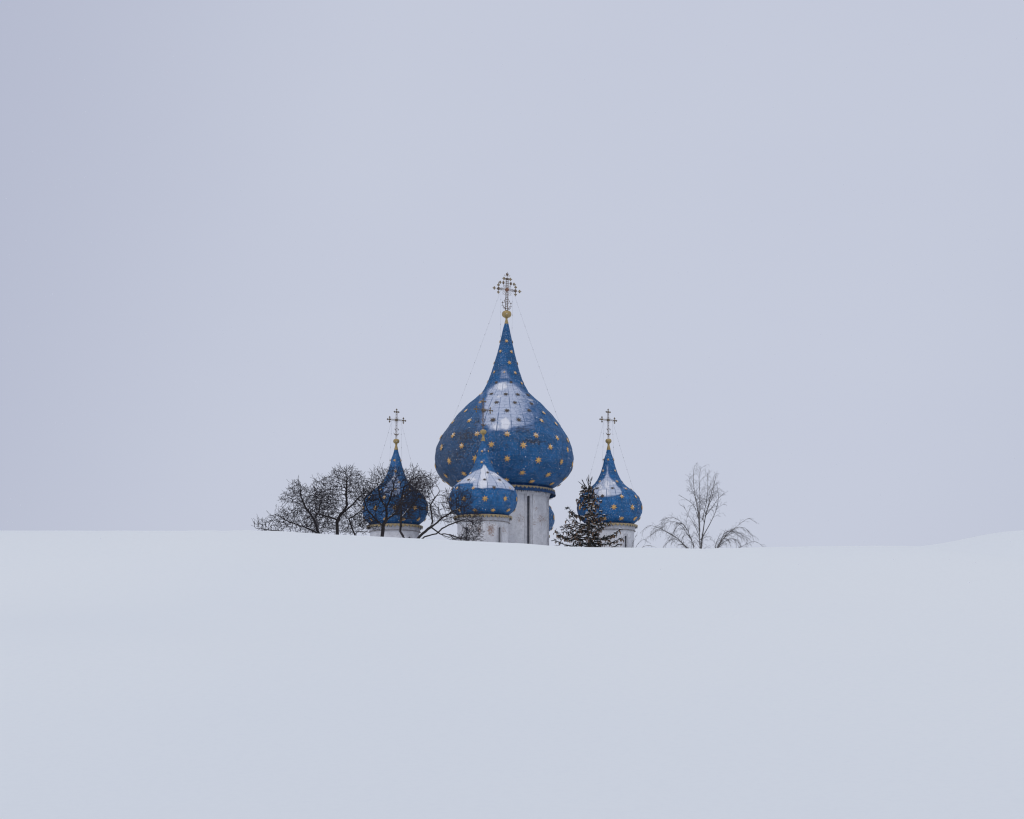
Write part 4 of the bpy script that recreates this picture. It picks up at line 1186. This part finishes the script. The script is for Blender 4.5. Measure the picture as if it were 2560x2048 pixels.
birch('bare_birch', 'low weeping birch leaning right, the rightmost tree of the row', 119,
      [dict(p=[(1778, 1530), (1782, 1400), (1800, 1356), (1825, 1330), (1852, 1308), (1872, 1293), (1884, 1303)], r=.05, den=.55, arch=True, len=.6, **{'from': .5}),
       dict(p=[(1782, 1400), (1795, 1362, .4), (1815, 1340, .5), (1838, 1330, .6), (1858, 1336, .6), (1868, 1352, .6)], r=.04, den=.98, arch=True, **{'from': .3}),
       dict(p=[(1800, 1356), (1812, 1330, -.5), (1830, 1326, -.6), (1848, 1340, -.6)], r=.035, den=.98, arch=True, **{'from': .25}),
       dict(p=[(1782, 1400), (1830, 1380, .3), (1862, 1362, .3), (1885, 1350, .3), (1905, 1364, .3)], r=.035, den=.5, arch=True, len=.6, **{'from': .5}),
       dict(p=[(1784, 1395), (1800, 1362, .9), (1826, 1345, 1.0), (1846, 1352, 1.0), (1852, 1366, 1.0)], r=.035, den=.98, arch=True, **{'from': .25}),
       dict(p=[(1792, 1372), (1815, 1338, -.9), (1840, 1318, -1.0), (1862, 1318, -1.0), (1876, 1336, -1.0)], r=.03, den=.9, arch=True, len=.9, **{'from': .35}),
       dict(p=[(1788, 1385), (1790, 1352, .5), (1800, 1342, .5), (1822, 1350, .5)], r=.03, den=.9, arch=True, **{'from': .25})], 23, 'bare birches beyond the snow bank', hang=.8)
birch('bare_bush', 'thin bare shrub at the foot of the right tower, arching twigs just above the snow', 122,
      [dict(p=[(1572, 1460), (1576, 1380), (1583, 1355), (1590, 1338)], r=.03, den=.9, len=.45, **{'from': .3}),
       dict(p=[(1572, 1440), (1585, 1375), (1600, 1352), (1612, 1346), (1618, 1355)], r=.015, den=.5, arch=True, len=.4, **{'from': .5}),
       dict(p=[(1572, 1440), (1600, 1372), (1618, 1362), (1632, 1366)], r=.012, den=.4, arch=True, len=.35, **{'from': .5})], 24)
bpy.data.objects['bare_bush']['category'] = 'bush'

# ------------------------------------------------------------------ spruce
def spruce(Y=104.0):
    rd = random.Random(5); k = F / Y
    tx, tz = at(1472, 1188, Y); base = Vector((tx, Y, gz(tx, Y) - .2))
    root = empty('spruce_tree', tuple(base)); tag(root, 'dark spruce hung with brown cones and dusted with snow, in front of the right tower', 'tree')
    trunk = MB(); H = tz - base.z
    trunk.tube([base, base + Vector((.03, 0, H * .4)), base + Vector((-.02, 0, H * .75)), Vector((tx, Y, tz))], [.20, .14, .07, .018], 8)
    need = MB(); cone = MB(); snow = MB()
    def brush(a, b, r):
        """a shoot thick with needles"""
        L = (b - a).length; n_ = max(2, int(L / .09)); path = [a.lerp(b, i / n_) for i in range(n_ + 1)]
        need.tube(path, [r * rd.uniform(.55, .9) for _ in path[:-1]] + [r * .15], 4, False)
        d = (b - a).normalized()
        for p_ in path:
            for _ in range(5):
                sd = d.cross(Vector((rd.gauss(0, 1), rd.gauss(0, 1), rd.gauss(0, 1)))).normalized()
                q = p_ + (d * .6 + sd).normalized() * r * rd.uniform(1.1, 2.0)
                w = d.cross(sd) * r * .28
                bi = len(need.v); need.v += [p_ + w, p_ - w, q]; need.f.append((bi, bi + 1, bi + 2))
    def blob(p_, s):
        bi = len(snow.v); n_ = 6
        ax = rd.uniform(0, 3.14); sx, sy = s * rd.uniform(1.0, 2.2), s * rd.uniform(.7, 1.2)
        for h_, f_ in ((-.25, .85), (.15, 1.0), (.5, .6)):
            for j in range(n_):
                a = 2 * math.pi * j / n_; x = sx * f_ * math.cos(a) * rd.uniform(.8, 1.15); y = sy * f_ * math.sin(a) * rd.uniform(.8, 1.15)
                snow.v.append(p_ + Vector((x * math.cos(ax) - y * math.sin(ax), x * math.sin(ax) + y * math.cos(ax), h_ * s * .8)))
        for i in range(2):
            for j in range(n_):
                q = (j + 1) % n_; snow.f.append((bi + i * n_ + j, bi + i * n_ + q, bi + (i + 1) * n_ + q, bi + (i + 1) * n_ + j))
        snow.f.append(tuple(bi + 2 * n_ + j for j in range(n_))); snow.f.append(tuple(bi + j for j in range(n_))[::-1])
    def hang_cone(p_):
        L = rd.uniform(.12, .19); r = rd.uniform(.026, .036)
        t = Vector((rd.gauss(0, .18), rd.gauss(0, .18), -1)).normalized()
        cone.tube([p_, p_ + t * L * .2, p_ + t * L * .55, p_ + t * L], [r * .4, r, r * .95, r * .2], 6)
    def bough(c0, tip, dens=1.0):
        v = tip - c0; L = v.length; n_ = max(4, int(L / .14)); path = []
        hv = Vector((v.x, v.y, 0)); hd = hv.normalized(); sd0 = Vector((-hd.y, hd.x, 0))
        sag = .10 + .10 * L
        for i in range(n_ + 1):
            t = i / n_
            path.append(c0 + Vector((v.x * t, v.y * t, v.z * t ** 1.6 - sag * math.sin(math.pi * t) * .8)) + Vector((rd.gauss(0, .012), rd.gauss(0, .012), rd.gauss(0, .010))))
        need.tube(path, [max(.012, .032 * (1 - .7 * i / n_)) for i in range(n_ + 1)], 4, False)
        brush(path[-2], path[-1] + hd * .07 + Vector((0, 0, .10)), .032)
        brush(path[-2], path[-2] + (hd * .6 + sd0 * .4 + Vector((0, 0, .6))).normalized() * .17, .028)
        for i in range(1, n_ + 1):
            t = i / n_
            for sgn in (-1, 1):
                if rd.random() > .72 * dens: continue
                sl = min(.50, .15 + .22 * L * (1 - t) + .12 * rd.random())
                d_ = (hd * rd.uniform(.4, .9) + sd0 * sgn * rd.uniform(.4, .9) + Vector((0, 0, rd.uniform(-.55, .35)))).normalized()
                e_ = path[i] + d_ * sl
                brush(path[i], e_, .034)
                if sl > .2:
                    for q_ in (.4, .75):
                        s2 = (d_ + Vector((rd.gauss(0, .6), rd.gauss(0, .6), rd.gauss(0, .45)))).normalized()
                        pp = path[i].lerp(e_, q_); brush(pp, pp + s2 * rd.uniform(.10, .20), .030)
                if rd.random() < (.62 if tip.z > zc else .26): hang_cone(e_)
                for _q in range(2):
                    if rd.random() < (.34 if tip.z > zc else .12): hang_cone(path[i].lerp(e_, rd.uniform(.3, .8)))
                if rd.random() < .45: blob(path[i].lerp(e_, rd.uniform(.2, .8)) + Vector((0, 0, .035)), rd.uniform(.03, .07))
            if rd.random() < .55 and c0.z < zs: blob(path[i] + Vector((rd.gauss(0, .03), rd.gauss(0, .03), .04)), rd.uniform(.045, .095))
    zc = at(1472, 1345, Y)[1]; zs = at(1472, 1252, Y)[1]
    sides = [(1228, 1458, 1217), (1226, 1486, 1222), (1240, 1455, 1234), (1238, 1489, 1236), (1255, 1452, 1250), (1252, 1488, 1246), (1264, 1446, 1250), (1266, 1499, 1254), (1268, 1493, 1262),
             (1292, 1422, 1269), (1290, 1430, 1279), (1286, 1500, 1278), (1292, 1509, 1288), (1302, 1520, 1309), (1308, 1430, 1292), (1318, 1417, 1301), (1324, 1416, 1313), (1320, 1506, 1318),
             (1334, 1406, 1318), (1342, 1391, 1331), (1340, 1398, 1340), (1338, 1536, 1332), (1344, 1549, 1324), (1352, 1552, 1344), (1358, 1386, 1351), (1350, 1512, 1340), (1368, 1393, 1366),
             (1366, 1545, 1362), (1376, 1400, 1378), (1380, 1552, 1380), (1392, 1384, 1392), (1395, 1560, 1394), (1410, 1376, 1405), (1412, 1566, 1408), (1432, 1370, 1428), (1432, 1572, 1428), (1462, 1362, 1455), (1462, 1578, 1455)]
    for (y0, xt, yt) in sides:
        dy = rd.uniform(-.35, .35) * abs(xt - 1472) / k
        c0 = pt(1472, y0, Y); tp = pt(xt, yt, Y); tp.y += dy
        bough(c0, tp)
    py = 1222.0
    while py < 1480:
        wdt = np.interp(py, [1215, 1262, 1280, 1340, 1400, 1480], [9, 20, 30, 62, 84, 110])
        for j in range(4 if py < 1400 else 3):
            a = rd.choice((-1, 1)) * math.pi / 2 + rd.gauss(0, .55)
            L = wdt / k * rd.uniform(.55, 1.0)
            c0 = pt(1472, py + rd.uniform(-3, 3), Y)
            bough(c0, c0 + Vector((math.cos(a) * L, math.sin(a) * L, L * rd.uniform(-.05, .22))), .8)
        py += 15
    # leader shoots
    top = Vector((tx, Y, tz))
    for (dx, dz, L) in ((-.16, -.42, .30), (.24, -.36, .40), (-.46, -.62, .55), (.14, -.60, .26), (-.66, -.62, .40), (.20, -.22, .10), (-.10, -.22, .10), (-.30, -.80, .30), (.26, -.85, .25)):
        a = top + Vector((dx * .25, rd.gauss(0, .05), dz - .18)); b_ = top + Vector((dx, rd.gauss(0, .1), dz + L * .45 + .06))
        brush(a, b_, .028)
    brush(top + Vector((0, 0, -1.0)), top + Vector((0, 0, .02)), .026); brush(top + Vector((-.1, 0, -1.15)), top + Vector((-.42, 0, -.25)), .028)
    for nm, mb_, mm in (('trunk', trunk, M_spbark), ('crown', need, M_needle), ('cones', cone, M_cone), ('snow_load', snow, M_flake)):
        o = _orig_build(mb_, nm, mm, root, nm in ('trunk', 'snow_load')); o.data.transform(Matrix.Translation(-base))
        if nm in ('cones', 'snow_load'): o['kind'] = 'stuff'
spruce()

# ------------------------------------------------------------------ falling snow in the air between bank and church
fl = MB(); rd = random.Random(99)
for i in range(3600):
    y = rd.uniform(45, 138); x = rd.uniform(-.36, .36) * y; z = rd.uniform(.5, 42)
    if z < gz(x, y) + .3: continue
    s = rd.uniform(.008, .017) * (.6 + y / 150)
    b = len(fl.v); c = Vector((x, y, z)); d = Vector((rd.uniform(-.5, .5), rd.uniform(-.5, .5), -1)).normalized()
    e = d.orthogonal().normalized(); g2 = d.cross(e)
    fl.v += [c + d * s * 1.8, c - d * s * 1.8, c + e * s, c - e * s, c + g2 * s, c - g2 * s]
    for t in ((0, 2, 4), (0, 4, 3), (0, 3, 5), (0, 5, 2), (1, 4, 2), (1, 3, 4), (1, 5, 3), (1, 2, 5)): fl.f.append(tuple(b + q for q in t))
fo = fl.build('falling_snow', M_flake); tag(fo, 'fine snowflakes falling through the air in front of the domes', 'snowflakes', kind='stuff')

# ------------------------------------------------------------------ sky, sun, camera
SUN_EL, SUN_AZ = R(48), R(200)     # azimuth clockwise from +Y: the light comes from behind the camera, a little to the left
w = bpy.data.worlds.new('World'); sc.world = w; w.use_nodes = True
nt = w.node_tree; nt.nodes.clear(); n = N(nt)
out = nt.nodes.new('ShaderNodeOutputWorld')
sky = nt.nodes.new('ShaderNodeTexSky'); sky.sky_type = 'NISHITA'; sky.sun_disc = False
sky.sun_elevation = SUN_EL; sky.sun_rotation = SUN_AZ; sky.dust_density = 3
bg1 = nt.nodes.new('ShaderNodeBackground'); nt.links.new(sky.outputs[0], bg1.inputs[0]); bg1.inputs[1].default_value = .07
tc = nt.nodes.new('ShaderNodeTexCoord'); sep = nt.nodes.new('ShaderNodeSeparateXYZ'); nt.links.new(tc.outputs['Generated'], sep.inputs[0])
gen = tc.outputs['Generated']
cloud = n.noise(2.2, 3, .5, gen); cloud2 = n.noise(5.0, 4, .55, n.scale(gen, (1, 1, 2)))
horizon = (0.582, 0.616, 0.735); 
c = n.mix(n.ramp(cloud, .3, .7, 0, .5), horizon, (0.562, 0.598, 0.718))
c = n.mix(n.ramp(cloud2, .35, .7, 0, .25), c, (0.60, 0.638, 0.745))
# cloud is denser and darker towards the left and, less, low on the right
lft = n.ramp(n.math('ADD', n.math('MULTIPLY', sep.outputs[0], -1), n.math('MULTIPLY', sep.outputs[2], .22)), .14, .42, 0, 1)
c = n.mix(n.math('MULTIPLY', lft, .8), c, (0.462, 0.492, 0.622))
rgt = n.ramp(n.math('SUBTRACT', sep.outputs[0], n.math('MULTIPLY', sep.outputs[2], .35)), .14, .34, 0, 1)
c = n.mix(n.math('MULTIPLY', rgt, .55), c, (0.520, 0.556, 0.675))
# overcast sky grows brighter overhead
zen = n.ramp(sep.outputs[2], .50, .95, 0, 1)
c = n.mix(zen, c, (0.70, 0.74, 0.84))
bg2 = nt.nodes.new('ShaderNodeBackground'); nt.links.new(c, bg2.inputs[0]); bg2.inputs[1].default_value = 1.0
mx = nt.nodes.new('ShaderNodeMixShader'); mx.inputs[0].default_value = .06
nt.links.new(bg2.outputs[0], mx.inputs[1]); nt.links.new(bg1.outputs[0], mx.inputs[2]); nt.links.new(mx.outputs[0], out.inputs[0])

L = bpy.data.lights.new('sun', 'SUN'); L.energy = .5; L.angle = R(25); L.color = (1, .95, .88)
lo_ = link(bpy.data.objects.new('sun', L))
dvec = Vector((math.sin(SUN_AZ) * math.cos(SUN_EL), math.cos(SUN_AZ) * math.cos(SUN_EL), math.sin(SUN_EL)))
lo_.rotation_euler = (-dvec).to_track_quat('-Z', 'Y').to_euler(); lo_.location = (0, 0, 60)

cam = bpy.data.cameras.new('camera'); cam.sensor_width = 36; cam.lens = 36 * F / 2560; cam.clip_end = 6000; cam.clip_start = .1
co = link(bpy.data.objects.new('camera', cam)); co.location = (0, 0, EYE); co.rotation_euler = (math.pi / 2 + PITCH, 0, 0)
sc.camera = co
sc.view_settings.view_transform = 'Standard'; sc.view_settings.look = 'None'; sc.view_settings.exposure = 0; sc.view_settings.gamma = 1
sc.cycles.max_bounces = 6
sc.cycles.filter_width = 1.2
